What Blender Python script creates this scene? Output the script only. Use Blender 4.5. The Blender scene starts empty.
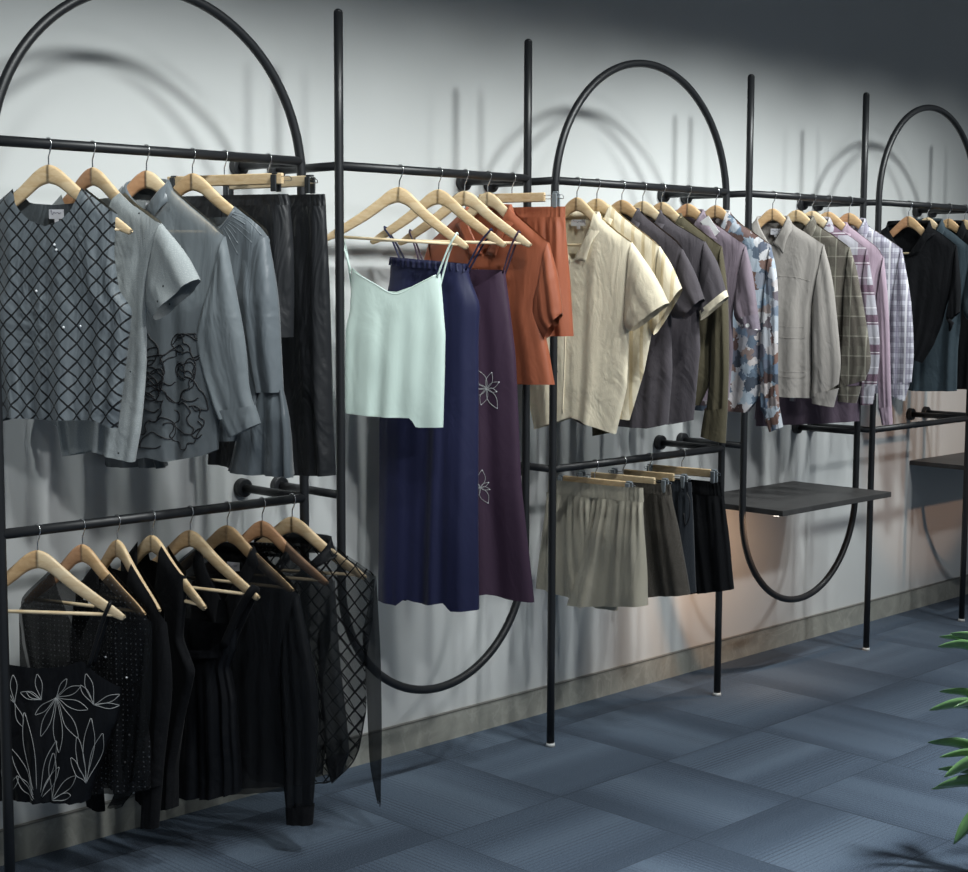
import bpy, math, random
import numpy as np
from mathutils import Matrix, Vector, noise as mnoise

sc = bpy.context.scene
col = sc.collection
R = math.radians

# ------------------------------------------------------------------ camera
F, YAW, PITCH, ROLL = 1563.65, 0.78008, -0.10089, 0.00344
CAM = np.array([-1.7461, -3.6248, 1.5])
cy, sy, cp, sp = math.cos(YAW), math.sin(YAW), math.cos(PITCH), math.sin(PITCH)
fwd = np.array([sy*cp, cy*cp, sp]); rgt0 = np.array([cy, -sy, 0.]); up0 = np.cross(rgt0, fwd)
rgt = math.cos(ROLL)*rgt0 + math.sin(ROLL)*up0
upv = math.cos(ROLL)*up0 - math.sin(ROLL)*rgt0
cd = bpy.data.cameras.new('camera'); cam = bpy.data.objects.new('camera', cd); col.objects.link(cam)
cd.sensor_width = 36; cd.lens = 36*F/968; cd.clip_start = .05
M = Matrix.Identity(4)
for i in range(3):
    M[i][0] = rgt[i]; M[i][1] = upv[i]; M[i][2] = -fwd[i]; M[i][3] = CAM[i]
cam.matrix_world = M
sc.camera = cam

def ray(x, y): return fwd*F + rgt*(x-484) - upv*(y-436)
def on_plane(x, y, o, n):
    d = ray(x, y); n = np.array(n); t = ((np.array(o)-CAM) @ n)/(d @ n); return CAM + t*d

# ------------------------------------------------------------------ rack measures (metres)
D = .289                      # rack stands this far off the wall
ZR, ZL, ZU, ZA, ZB = 1.801, .8985, 2.21, 2.198, .284
DZ1 = .005                     # the nearest rack's rails sit this much higher
TR = .0125                    # tube radius
LEG = dict(a1=(-.022, .868), u1=(.997, 1.737), a2=(1.860, 2.744), u2=(2.876, 3.629), a3=(3.741, 4.520), u3=(4.652, 5.40))

# ------------------------------------------------------------------ material helpers
class NT:
    def __init__(s, name):
        s.m = bpy.data.materials.new(name); s.m.use_nodes = True
        s.t = s.m.node_tree; s.t.nodes.clear()
        s.out = s.t.nodes.new('ShaderNodeOutputMaterial')
    def n(s, kind, **kw):
        nd = s.t.nodes.new('ShaderNode'+kind)
        for k, v in kw.items(): setattr(nd, k, v)
        return nd
    def set(s, sock, v):
        if hasattr(v, 'is_output'): s.t.links.new(v, sock)
        elif v is not None:
            if sock.type == 'RGBA' and len(v) == 3: v = (*v, 1)
            sock.default_value = v
    def math(s, op, a, b=None, c=None, clamp=False):
        nd = s.n('Math', operation=op, use_clamp=clamp)
        s.set(nd.inputs[0], a)
        if b is not None: s.set(nd.inputs[1], b)
        if c is not None: s.set(nd.inputs[2], c)
        return nd.outputs[0]
    def mix(s, f, a, b):
        nd = s.n('Mix', data_type='RGBA'); s.set(nd.inputs[0], f); s.set(nd.inputs[6], a); s.set(nd.inputs[7], b)
        return nd.outputs[2]
    def uv(s):
        sep = s.n('SeparateXYZ'); s.t.links.new(s.n('UVMap').outputs[0], sep.inputs[0]); return sep.outputs[0], sep.outputs[1]
    def vec(s, x, y, z=0.):
        c = s.n('CombineXYZ'); s.set(c.inputs[0], x); s.set(c.inputs[1], y); s.set(c.inputs[2], z); return c.outputs[0]
    def noise(s, vec, scale, detail=2., rough=.5, dist=0.):
        nd = s.n('TexNoise'); s.set(nd.inputs['Vector'], vec); nd.inputs['Scale'].default_value = scale
        nd.inputs['Detail'].default_value = detail; nd.inputs['Roughness'].default_value = rough; nd.inputs['Distortion'].default_value = dist
        return nd.outputs[0]
    def ramp(s, f, stops, interp='LINEAR'):
        nd = s.n('ValToRGB'); cr = nd.color_ramp; cr.interpolation = interp
        while len(cr.elements) < len(stops): cr.elements.new(.5)
        for e, (p, c) in zip(cr.elements, stops): e.position = p; e.color = (*c, 1) if len(c) == 3 else c
        s.set(nd.inputs[0], f); return nd.outputs[0]
    def bsdf(s, color, rough=.6, metal=0., spec=.5, sheen=0., alpha=None, bump=None, bstr=.3, bdist=.01, trans=0., coat=0.):
        b = s.n('BsdfPrincipled'); s.set(b.inputs['Base Color'], color); s.set(b.inputs['Roughness'], rough)
        b.inputs['Metallic'].default_value = metal; b.inputs['Specular IOR Level'].default_value = spec
        b.inputs['Sheen Weight'].default_value = sheen; b.inputs['Sheen Roughness'].default_value = .4
        b.inputs['Coat Weight'].default_value = coat
        if bump is not None:
            bp = s.n('Bump'); bp.inputs['Strength'].default_value = bstr; bp.inputs['Distance'].default_value = bdist
            s.set(bp.inputs['Height'], bump); s.t.links.new(bp.outputs[0], b.inputs['Normal'])
        o = b.outputs[0]
        if alpha is not None:
            tr = s.n('BsdfTransparent'); mx = s.n('MixShader'); s.set(mx.inputs[0], alpha)
            s.t.links.new(tr.outputs[0], mx.inputs[1]); s.t.links.new(o, mx.inputs[2]); o = mx.outputs[0]
        s.t.links.new(o, s.out.inputs[0]); return s.m

def lin(r, g, b):
    f = lambda c: (c/255/12.92) if c/255 <= .04045 else ((c/255+.055)/1.055)**2.4
    return (f(r), f(g), f(b))

def fabric(name, color, rough=.85, sheen=.15, crease=.35, satin=False, alpha=None, pattern=None, weave=.12, spec=.3, lining=None):
    k = NT(name)
    u, v = k.uv()
    obj = k.n('TexCoord').outputs['Object']
    colr = color if pattern is None else pattern(k, u, v)
    fine = k.noise(k.vec(k.math('MULTIPLY', u, 420.), k.math('MULTIPLY', v, 420.)), 1., 3., .7)
    colr2 = k.mix(k.math('MULTIPLY', k.math('SUBTRACT', fine, .5), weave*4, clamp=True), colr, (1, 1, 1) if not satin else colr) if weave and not satin else colr
    big = k.noise(k.vec(k.math('MULTIPLY', u, 9.), k.math('MULTIPLY', v, 4.)), 1., 3., .55, 1.2)
    mid = k.noise(k.vec(k.math('MULTIPLY', u, 34.), k.math('MULTIPLY', v, 18.)), 1., 3., .6, 1.5)
    if lining: colr2 = k.mix(k.n('NewGeometry').outputs['Backfacing'], colr2, lining)
    h = k.math('ADD', k.math('MULTIPLY', big, 1.), k.math('MULTIPLY', mid, .05 if satin else .16))
    h = k.math('ADD', h, k.math('MULTIPLY', fine, .012))
    return k.bsdf(colr2, rough, spec=spec, sheen=sheen, bump=h, bstr=crease, bdist=.03, alpha=alpha)

def line_mask(k, x, w):                                  # 1 on thin lines of a period-1 wave
    fr = k.math('FRACT', x); return k.math('GREATER_THAN', k.math('ABSOLUTE', k.math('SUBTRACT', fr, .5)), .5-w)

def lattice(base, cord, pu, pv, w):
    def f(k, u, v):
        wob = k.math('MULTIPLY', k.math('SUBTRACT', k.noise(k.vec(u, v), 12., 2.), .5), .22)
        a = k.math('ADD', k.math('ADD', k.math('DIVIDE', u, pu), k.math('DIVIDE', v, pv)), wob)
        b = k.math('ADD', k.math('SUBTRACT', k.math('DIVIDE', u, pu), k.math('DIVIDE', v, pv)), wob)
        return k.mix(k.math('MAXIMUM', line_mask(k, a, w), line_mask(k, b, w)), base, cord)
    return f
def plaid(base, bands, warp=(.06, .06)):                # bands: (direction, period, phase, width, colour, strength)
    def f(k, u, v):
        c = base
        for d, p, ph, w, cc, st in bands:
            x = k.math('ADD', k.math('DIVIDE', u if d == 'u' else v, p), ph)
            c = k.mix(k.math('MULTIPLY', line_mask(k, x, w), st), c, cc)
        return c
    return f

BLACKM = NT('black_powder_coat').bsdf((.012, .013, .015), .42, spec=.45)
CHROME = NT('chrome_wire').bsdf((.62, .63, .64), .22, metal=1.)
DARKCLIP = NT('dark_clip').bsdf((.05, .055, .06), .35, metal=.6)
GREYCLIP = NT('grey_clip').bsdf((.33, .37, .4), .35, metal=.5)
FOOT = NT('foot_cap').bsdf((.55, .56, .55), .5)
STONEW = NT('rhinestone').bsdf((.9, .92, .95), .08, metal=.3, spec=1.)
LABELM = NT('label_cloth').bsdf((.62, .62, .66), .8)
LABELINK = NT('label_ink').bsdf((.18, .17, .22), .8)
WHITEPAPER = NT('white_paper').bsdf((.8, .8, .8), .7)

def wood(name, c1, c2):
    k = NT(name); obj = k.n('TexCoord').outputs['Object']
    sep = k.n('SeparateXYZ'); k.t.links.new(obj, sep.inputs[0])
    g = k.noise(k.vec(k.math('MULTIPLY', sep.outputs[0], 14.), k.math('MULTIPLY', sep.outputs[1], 60.), k.math('MULTIPLY', sep.outputs[2], 40.)), 1., 4., .6, 1.6)
    c = k.ramp(g, [(.28, c2), (.62, c1)])
    return k.bsdf(c, .42, spec=.4, bump=g, bstr=.06, bdist=.002)
WOODS = [wood('pale_maple', lin(222, 198, 160), lin(200, 168, 124)), wood('honey_maple', lin(208, 176, 134), lin(184, 146, 104)),
         wood('blond_maple', lin(228, 208, 174), lin(210, 182, 140)), wood('tan_beech', lin(204, 158, 120), lin(182, 134, 96))]

# ------------------------------------------------------------------ mesh helpers
def link(name, verts, faces, mat, parent=None, uvs=None, smooth=True):
    me = bpy.data.meshes.new(name)
    me.from_pydata([tuple(map(float, v)) for v in verts], [], faces)
    if uvs is not None:
        ul = me.uv_layers.new(name='UVMap')
        li = np.empty(len(me.loops), dtype=np.int32); me.loops.foreach_get('vertex_index', li)
        ul.data.foreach_set('uv', np.asarray(uvs, dtype=np.float32)[li].ravel())
    if mat: me.materials.append(mat)
    if smooth: me.polygons.foreach_set('use_smooth', [True]*len(me.polygons))
    me.update()
    o = bpy.data.objects.new(name, me); col.objects.link(o)
    if parent: o.parent = parent
    return o
def tag(o, label=None, cat=None, group=None, kind=None):
    if label: o['label'] = label
    if cat: o['category'] = cat
    if group: o['group'] = group
    if kind: o['kind'] = kind
    return o
def empty(name, mw, label, cat, group=None):
    o = bpy.data.objects.new(name, None); col.objects.link(o); o.empty_display_size = .05
    o.matrix_world = mw
    return tag(o, label, cat, group)

class MB:                                                 # collects raw shapes into one mesh
    def __init__(s): s.v = []; s.f = []
    def add(s, v, f):
        b = len(s.v); s.v += list(v); s.f += [tuple(i+b for i in q) for q in f]; return s
    def box(s, lo, hi, bev=0.):
        (x0, y0, z0), (x1, y1, z1) = lo, hi
        v = [(x0,y0,z0),(x1,y0,z0),(x1,y1,z0),(x0,y1,z0),(x0,y0,z1),(x1,y0,z1),(x1,y1,z1),(x0,y1,z1)]
        return s.add(v, [(3,2,1,0),(4,5,6,7),(0,1,5,4),(1,2,6,5),(2,3,7,6),(3,0,4,7)])
    def sweep(s, pts, r, n=12, cap=True, up=None):
        pts = [np.array(p, float) for p in pts]; k = len(pts)
        rs = r if hasattr(r, '__len__') else [r]*k
        tang = [pts[min(i+1, k-1)]-pts[max(i-1, 0)] for i in range(k)]; tang = [t/(np.linalg.norm(t)+1e-12) for t in tang]
        a = np.array([0, 0, 1.]) if abs(tang[0][2]) < .9 else np.array([0, 1., 0])
        nrm = np.cross(tang[0], a); nrm /= np.linalg.norm(nrm)
        v = []; f = []
        for i in range(k):
            nrm = nrm - tang[i]*(nrm @ tang[i]); nrm /= np.linalg.norm(nrm); bn = np.cross(tang[i], nrm)
            for j in range(n):
                an = 2*math.pi*j/n; v.append(pts[i]+rs[i]*(math.cos(an)*nrm+math.sin(an)*bn))
        for i in range(k-1):
            for j in range(n): f.append((i*n+j, i*n+(j+1) % n, (i+1)*n+(j+1) % n, (i+1)*n+j))
        if cap: f.append(tuple(range(n-1, -1, -1))); f.append(tuple((k-1)*n+j for j in range(n)))
        return s.add(v, f)
    def build(s, name, mat, parent=None, smooth=True, auto=None):
        o = link(name, s.v, s.f, mat, parent, smooth=smooth)
        if auto:
            bm = o.modifiers.new('bevel', 'BEVEL'); bm.width = auto; bm.segments = 3; bm.limit_method = 'ANGLE'; bm.angle_limit = R(35)
            for p in o.data.polygons: p.use_smooth = True
            w = o.modifiers.new('wn', 'WEIGHTED_NORMAL')
        return o

def spline(pts, n):                                       # Catmull-Rom through points (any dimension)
    P = np.array(pts, float)
    if len(P) == 2: return P[0]+(P[1]-P[0])*np.linspace(0, 1, n)[:, None]
    Q = np.vstack([2*P[0]-P[1], P, 2*P[-1]-P[-2]])
    seg = np.linalg.norm(np.diff(P, axis=0), axis=1)+1e-9; cum = np.concatenate([[0], np.cumsum(seg)])
    out = []
    for d in np.linspace(0, cum[-1], n):
        i = min(max(np.searchsorted(cum, d)-1, 0), len(P)-2); t = (d-cum[i])/seg[i]
        p0, p1, p2, p3 = Q[i:i+4]
        out.append(.5*(2*p1+(p2-p0)*t+(2*p0-5*p1+4*p2-p3)*t*t+(3*p1-p0-3*p2+p3)*t**3))
    return np.array(out)

# ------------------------------------------------------------------ setting
def struct(name, mb, mat, smooth=False): return tag(mb.build(name, mat, smooth=smooth), kind='structure')
def wall_mat():
    k = NT('wall_paint'); obj = k.n('TexCoord').outputs['Object']
    n = k.noise(obj, 3., 4.); f = k.noise(obj, 160., 2.)
    return k.bsdf(k.ramp(n, [(.3, (.56, .575, .57)), (.7, (.585, .60, .595))]), .75, spec=.25, bump=f, bstr=.03, bdist=.002)
def stone_mat():
    k = NT('stone_skirting'); obj = k.n('TexCoord').outputs['Object']
    a = k.noise(obj, 7., 6., .65, 1.5); v = k.noise(obj, 3.2, 5., .6, 2.5)
    vein = k.math('SUBTRACT', 1., k.math('MULTIPLY', k.math('ABSOLUTE', k.math('SUBTRACT', v, .5)), 28.), clamp=True)
    c = k.ramp(a, [(.3, lin(136, 137, 130)), (.55, lin(152, 152, 144)), (.75, lin(168, 167, 158))])
    c = k.mix(k.math('MULTIPLY', vein, .25), c, lin(190, 188, 180))
    return k.bsdf(c, .5, spec=.4)
def carpet_mat():
    k = NT('carpet_tiles'); P = k.n('SeparateXYZ'); k.t.links.new(k.n('TexCoord').outputs['Object'], P.inputs[0])
    T = .4845
    x = k.math('DIVIDE', k.math('SUBTRACT', P.outputs[0], 2.006), T); y = k.math('DIVIDE', k.math('ADD', P.outputs[1], .645), T)
    ix, iy = k.math('FLOOR', x), k.math('FLOOR', y); fx, fy = k.math('FRACT', x), k.math('FRACT', y)
    chk = k.math('FLOORED_MODULO', k.math('ADD', ix, iy), 2.)
    def pick(a, b):
        nd = k.n('Mix', data_type='FLOAT'); k.set(nd.inputs[0], chk); k.set(nd.inputs[2], a); k.set(nd.inputs[3], b); return nd.outputs[0]
    s, l = pick(fx, fy), pick(fy, fx)
    wn = k.n('TexWhiteNoise', noise_dimensions='2D'); k.set(wn.inputs['Vector'], k.vec(ix, iy)); r = wn.outputs[0]
    # broad light-to-dark shading bands across each tile
    band = k.noise(k.vec(k.math('ADD', k.math('MULTIPLY', s, 1.7), k.math('MULTIPLY', r, 37.)), k.math('MULTIPLY', l, .10), k.math('MULTIPLY', r, 11.)), 1.25, 2., .5)
    band2 = k.math('ABSOLUTE', k.math('SUBTRACT', s, .5))
    g = k.math('ADD', k.math('MULTIPLY', band, 1.15), k.math('MULTIPLY', band2, -.85))
    tone = k.ramp(g, [(.12, (.046, .066, .094)), (.36, (.088, .122, .168)), (.60, (.140, .186, .244))])
    mask = k.noise(k.vec(k.math('ADD', k.math('MULTIPLY', s, 4.), k.math('MULTIPLY', r, 91.)), 0., 0.), 1., 1.)
    fl = k.math('FRACT', k.math('MULTIPLY', s, 30.)); ln = k.math('LESS_THAN', fl, .35)
    lm = k.math('MULTIPLY', ln, k.math('MULTIPLY', k.math('SUBTRACT', mask, .40), 4., clamp=True))
    c = k.mix(k.math('MULTIPLY', lm, .7), tone, (.022, .030, .048))
    sp_ = k.noise(k.n('TexCoord').outputs['Object'], 260., 2., .8)
    c = k.mix(k.math('MULTIPLY', k.math('SUBTRACT', sp_, .42), 2.2, clamp=True), k.mix(.5, c, (.02, .03, .05)), k.mix(.35, c, (.28, .35, .44)))
    e = k.math('MAXIMUM', k.math('ABSOLUTE', k.math('SUBTRACT', fx, .5)), k.math('ABSOLUTE', k.math('SUBTRACT', fy, .5)))
    c = k.mix(k.math('MULTIPLY', k.math('GREATER_THAN', e, .4965), .55), c, (.012, .016, .026))
    return k.bsdf(c, .95, spec=.1, sheen=.1, bump=sp_, bstr=.5, bdist=.006)
struct('wall_back', MB().box((-3.2, 0, 0), (7.5, .12, 2.95)), wall_mat())
struct('floor', MB().box((-3.2, -6, -.1), (7.5, .12, 0)), carpet_mat())
sk = MB().box((-3.2, -.012, 0), (7.5, 0, .0885)); sk = sk.build('baseboard_back', stone_mat(), smooth=False); tag(sk, kind='structure')
tl = MB().box((-3.2, -.0135, .0885), (7.5, 0, .0925)).build('trim_1', NT('skirting_edge').bsdf(lin(120, 118, 112), .4, metal=.3), smooth=False); tag(tl, kind='structure')
struct('ceiling', MB().box((-3.2, -6, 2.95), (7.5, .12, 3.05)), NT('ceiling_paint').bsdf((.10, .105, .11), .9))

# ------------------------------------------------------------------ the racks
def arc(cx, cz, rx, rz, a0, a1, n, y=-D):
    return [(cx+rx*math.cos(a), y, cz+rz*math.sin(a)) for a in np.linspace(a0, a1, n)]
def bracket(root, x, z):
    b = MB().sweep([(x, -D, z), (x, -.008, z)], TR*.96, 16).build('wall_bracket', BLACKM, root)
    f = MB().sweep([(x, -.012, z), (x, -.0005, z)], [.026, .0275], 28).build('flange', BLACKM, b, auto=.002)
def rack(key, kind, label, lower, dz=0.):
    ZR, ZL = globals()['ZR']+dz, globals()['ZL']+dz
    x0, x1 = LEG[key]; c = (x0+x1)/2; r = (x1-x0)/2
    root = empty('clothes_rack', Matrix.Translation((c, -D, 0)), label, 'clothes rack', 'black tube clothes racks along the wall')
    if kind == 'arch':
        pts = [(x0, -D, .012)]+[(x0, -D, z) for z in np.linspace(.3, ZA-r, 8)]+arc(c, ZA-r, r, r, math.pi, 0, 60)[1:-1]+[(x1, -D, z) for z in np.linspace(ZA-r, .3, 8)]+[(x1, -D, .012)]
    else:
        pts = [(x0, -D, ZU)]+[(x0, -D, z) for z in np.linspace(ZU-.3, ZB+r, 8)]+arc(c, ZB+r, r, r, math.pi, 2*math.pi, 60)[1:-1]+[(x1, -D, z) for z in np.linspace(ZB+r, ZU-.3, 8)]+[(x1, -D, ZU)]
    loc = lambda m: m
    def local(mb): mb.v = [np.array(v)-np.array([c, -D, 0]) for v in mb.v]; return mb
    mb = MB().sweep(pts, TR, 18)
    if kind == 'u':
        for x in (x0, x1): mb.sweep([(x, -D, ZU-.001), (x, -D, ZU+.005), (x, -D, ZU+.0085)], [TR, TR*.8, TR*.35], 18)
    local(mb).build('arch_tube' if kind == 'arch' else 'u_tube', BLACKM, root)
    local(MB().sweep([(x0, -D, ZR), (x1, -D, ZR)], TR, 18)).build('hanging_rail', BLACKM, root)
    if lower: local(MB().sweep([(x0, -D, ZL), (x1, -D, ZL)], TR, 18)).build('lower_rail', BLACKM, root)
    for x in (x0, x1):
        for z in (ZR, ZL):
            b = local(MB().sweep([(x, -D, z), (x, -.008, z)], TR*.96, 16)).build('wall_bracket', BLACKM, root)
            local(MB().sweep([(x, -.022, z), (x, -.020, z), (x, -.0005, z)], [.021, .0265, .0275], 28)).build('flange', BLACKM, b, auto=.0015)
        if kind == 'arch': local(MB().sweep([(x, -D, .0), (x, -D, .012)], [.0155, .0135], 20)).build('foot_cap', FOOT, root)
    return root
rack('a1', 'arch', 'black tube rack, nearest arch at the left, with sheer black clothes on its lower rail', True, DZ1)
rack('u1', 'u', 'black tube rack with upright ends and U-shaped bottom, carrying the mint, navy and plum slips', False)
rack('a2', 'arch', 'middle arched black tube rack holding cream and charcoal shirts above shorts', True)
rack('u2', 'u', 'black tube rack with upright ends and U-shaped bottom below a grey shelf, with plaid shirts', False)
rack('a3', 'arch', 'black tube arch rack farthest to the right, holding black shirts over an empty lower rail', True)
rack('u3', 'u', 'black tube rack at the right edge of which only a wall bracket shows', False)
def shelf_mat():
    k = NT('dark_laminate'); obj = k.n('TexCoord').outputs['Object']
    n = k.noise(obj, 5., 5., .6, 1.); return k.bsdf(k.ramp(n, [(.3, (.035, .034, .034)), (.7, (.065, .063, .062))]), .5, spec=.4)
SHM = shelf_mat()
def shelf(x0, x1, z, label):
    root = empty('wall_shelf', Matrix.Translation(((x0+x1)/2, 0, z)), label, 'shelf', 'dark shelves on the wall racks')
    h = (x1-x0)/2
    MB().box((-h, -.455, -.02), (h, -.001, 0)).build('shelf_board', SHM, root, auto=.0015)
    return root
s1 = shelf(2.888, 3.62, .677, 'dark grey shelf across the U-shaped rack, beside the black shorts')
lamp = MB().sweep([(2.93-3.254, -.40, -.0205), (2.93-3.254, -.40, -.026)], .016, 20).build('downlight', CHROME, s1)
k = NT('led_lens'); em = k.n('Emission'); em.inputs[0].default_value = (1, .9, .78, 1); em.inputs[1].default_value = 6; k.t.links.new(em.outputs[0], k.out.inputs[0])
MB().sweep([(2.93-3.254, -.40, -.026), (2.93-3.254, -.40, -.0275)], .012, 16).build('lens', k.m, lamp)
shelf(4.535, 5.385, .688, 'dark grey shelf at the right edge, half cut off by the frame')

# ------------------------------------------------------------------ hangers
class Frame:                                              # the hanging plane of one hanger
    def __init__(s, hookpx, low, phi, roll=0.):
        z = (ZL if low else ZR)+(DZ1 if hookpx[0] < 330 else 0)
        s.O = on_plane(hookpx[0], hookpx[1], (0, -D, 0), (0, 1, 0)); s.O[2] = z
        s.phi, s.roll, s.z = R(phi), R(roll), z
        s.M = Matrix.Translation(Vector(s.O)) @ Matrix.Rotation(R(phi)-math.pi/2, 4, 'Z') @ Matrix.Rotation(s.roll, 4, 'Y')
        s.Mi = np.array(s.M.inverted()); s.n = np.array([math.cos(s.phi), math.sin(s.phi), 0])
    def px(s, x, y):
        p = on_plane(x, y, s.O, s.n); l = s.Mi[:3, :3] @ p + s.Mi[:3, 3]; return (l[0], l[2])
APEX = -.047
HU = np.array([0, .012, .03, .055, .09, .14, .185, .205, .212]); HD = np.array([0, .0018, .011, .033, .063, .099, .130, .145, .152])
HT = np.array([.044, .044, .043, .041, .037, .032, .027, .019, .005])
HALF = .212
def hang_top(u, half=HALF): return APEX-np.interp(abs(u)*HALF/half, HU, HD)
def hook_pts():
    r = TR+.0022; pts = [(-r*math.sin(a)*1., 0, r*math.cos(a)) for a in np.linspace(R(100), R(-110), 22)]
    return pts
def hook(root, fr, bottom):
    # wire hook lying square across the rail, then the stem down to the wood
    r = TR+.0020
    ring = [np.array([r*math.sin(a), 0, r*math.cos(a)]) for a in np.linspace(R(-95), R(125), 24)]
    tail = [np.array([.006, 0, -.020]), np.array([.001, 0, -.028]), np.array([0, 0, -.036]), np.array([0, 0, bottom])]
    p = spline(ring+tail, 60)
    a = -fr.phi                                           # undo the hanger's yaw so that it crosses the rail at right angles
    mb = MB().sweep([(q[0]*math.cos(a), q[0]*math.sin(a), q[2]) for q in p], .0017, 8)
    return mb.build('hook', CHROME, root)
def half_arm(sgn, thick=.0065):
    u = np.linspace(0, .212, 40); top = APEX-np.interp(u, HU, HD); th = np.interp(u, HU, HT)
    # smooth the profile
    kx = np.array([1, 2, 3, 2, 1])/9.; pad = lambda a: np.convolve(np.concatenate([a[:1]*2-a[2:0:-1], a, a[-1:]*2-a[-2:-4:-1]]), kx, 'valid')
    top = np.convolve(np.pad(top, 2, mode='reflect', reflect_type='odd'), kx, 'valid'); top[0] = APEX
    n = 12; v = []; f = []
    for i in range(40):
        w = thick*(1-.35*(u[i]/.212)**2); h = th[i]/2; c = top[i]-h
        # slightly wishbone-shaped: arms sweep forward
        yo = -.018*(u[i]/.212)**2*0
        for j in range(n):
            a = 2*math.pi*j/n; ca, sa = math.cos(a), math.sin(a); e = .55
            v.append((sgn*u[i], yo+w*math.copysign(abs(ca)**e, ca), c+h*math.copysign(abs(sa)**e, sa)))
    for i in range(39):
        for j in range(n): f.append((i*n+j, i*n+(j+1) % n, (i+1)*n+(j+1) % n, (i+1)*n+j) if sgn < 0 else (i*n+j, (i+1)*n+j, (i+1)*n+(j+1) % n, i*n+(j+1) % n))
    f.append(tuple(range(n))); f.append(tuple(39*n+j for j in range(n)))
    return v, f
ARM = {s: half_arm(s) for s in (-1, 1)}
rndw = random.Random(3)
def hanger(fr, what, group, bar=True, wood_pair=None, half=HALF):
    fr.half = half; q = half/HALF; arm = lambda s: ([(v[0]*q, v[1], v[2]) for v in ARM[s][0]], ARM[s][1])
    root = empty('clothes_hanger', fr.M, what, 'hanger', group)
    wp = wood_pair or rndw.choice([(3, 0), (1, 0), (0, 0), (1, 2), (0, 2)])
    link('hanger_arm', *arm(-1), WOODS[wp[0]], root); link('hanger_arm', *arm(1), WOODS[wp[1]], root)
    hook(root, fr, APEX-.01)
    if bar: MB().sweep([(-.90*half, 0, APEX-.150), (.90*half, 0, APEX-.150)], .0046, 10).build('trouser_bar', WOODS[2], root)
    return root
def clip_hanger(fr, what, group, half, clipu, dark=False, cz=-.062, wd=0):
    root = empty('clip_hanger', fr.M, what, 'hanger', group)
    MB().box((-half, -.006, APEX-.028), (half, .006, APEX)).build('hanger_bar', WOODS[wd], root, auto=.003)
    hook(root, fr, APEX-.008)
    cm = DARKCLIP if dark else GREYCLIP
    for s in (-1, 1):
        u = s*clipu
        mb = MB().box((u-.008, -.0135, APEX-.046), (u+.008, -.0070, APEX-.004)).box((u-.008, .0070, APEX-.046), (u+.008, .0135, APEX-.004))
        mb.box((u-.009, -.0070, APEX-.0035), (u+.009, .0070, APEX+.0015))
        c = mb.build('clip', cm, root, auto=.002)
        w0 = s*(half-.012); w1 = s*(max(half, clipu)+.022)
        MB().sweep([(w0, -.0045, APEX-.009), (w1, -.0045, APEX-.009), (w1+s*.003, 0, APEX-.013), (w1, .0045, APEX-.019), (w0, .0045, APEX-.019)], .0012, 6).build('wire_slide', CHROME, c)
    return root

# ------------------------------------------------------------------ cloth
def foldfn(seed, amp, k, drift=.25):
    r = random.Random(seed); ws = [(r.uniform(.6, 1.)*amp/(1+.25*i), k*(.55+.5*i)+r.uniform(-.3, .3), r.uniform(0, 6.28), r.uniform(-drift, drift)*3) for i in range(4)]
    off = Vector((r.uniform(0, 50), r.uniform(0, 50), 0))
    def f(s, t):
        g = .25+.75*t
        w = sum(a*math.sin(3.1416*kk*s+ph+dr*t) for a, kk, ph, dr in ws)*g
        return w+amp*.9*mnoise.noise(Vector((s*1.7, t*2.4, 0))+off)
    return f
def sheet_ring(name, root, mat, fu, ns, nt, pu=None):
    """fu(side, s, t) -> (u, v, w); side=+1 is the front (towards the shop)"""
    ss = [-math.cos(math.pi*i/ns)*.5+(-1+2*i/ns)*.5 for i in range(ns+1)]
    V = []; UV = []
    for j in range(nt+1):
        t = j/nt
        for i in range(ns+1): u, v, w = fu(1, ss[i], t); V.append((u, -w, v)); UV.append((u, v))
        for i in range(ns-1, 0, -1): u, v, w = fu(-1, ss[i], t); V.append((u, -w, v)); UV.append((u+.013, v+.007))
    m = 2*ns; f = []
    for j in range(nt):
        for i in range(m): f.append((j*m+i, (j+1)*m+i, (j+1)*m+(i+1) % m, j*m+(i+1) % m))
    return link(name, V, f, mat, root, uvs=UV)
def smooth_table(pts, n=160, it=2):                       # pts (v,u) -> smoothed table, v descending
    pts = sorted(pts, key=lambda p: p[0]); v = np.array([p[0] for p in pts]); u = np.array([p[1] for p in pts])
    V = np.linspace(v[0], v[-1], n); U = np.interp(V, v, u)
    for _ in range(it): U[2:-2] = (U[:-4]+2*U[1:-3]+3*U[2:-2]+2*U[3:-1]+U[4:])/9
    return V, U
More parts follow.
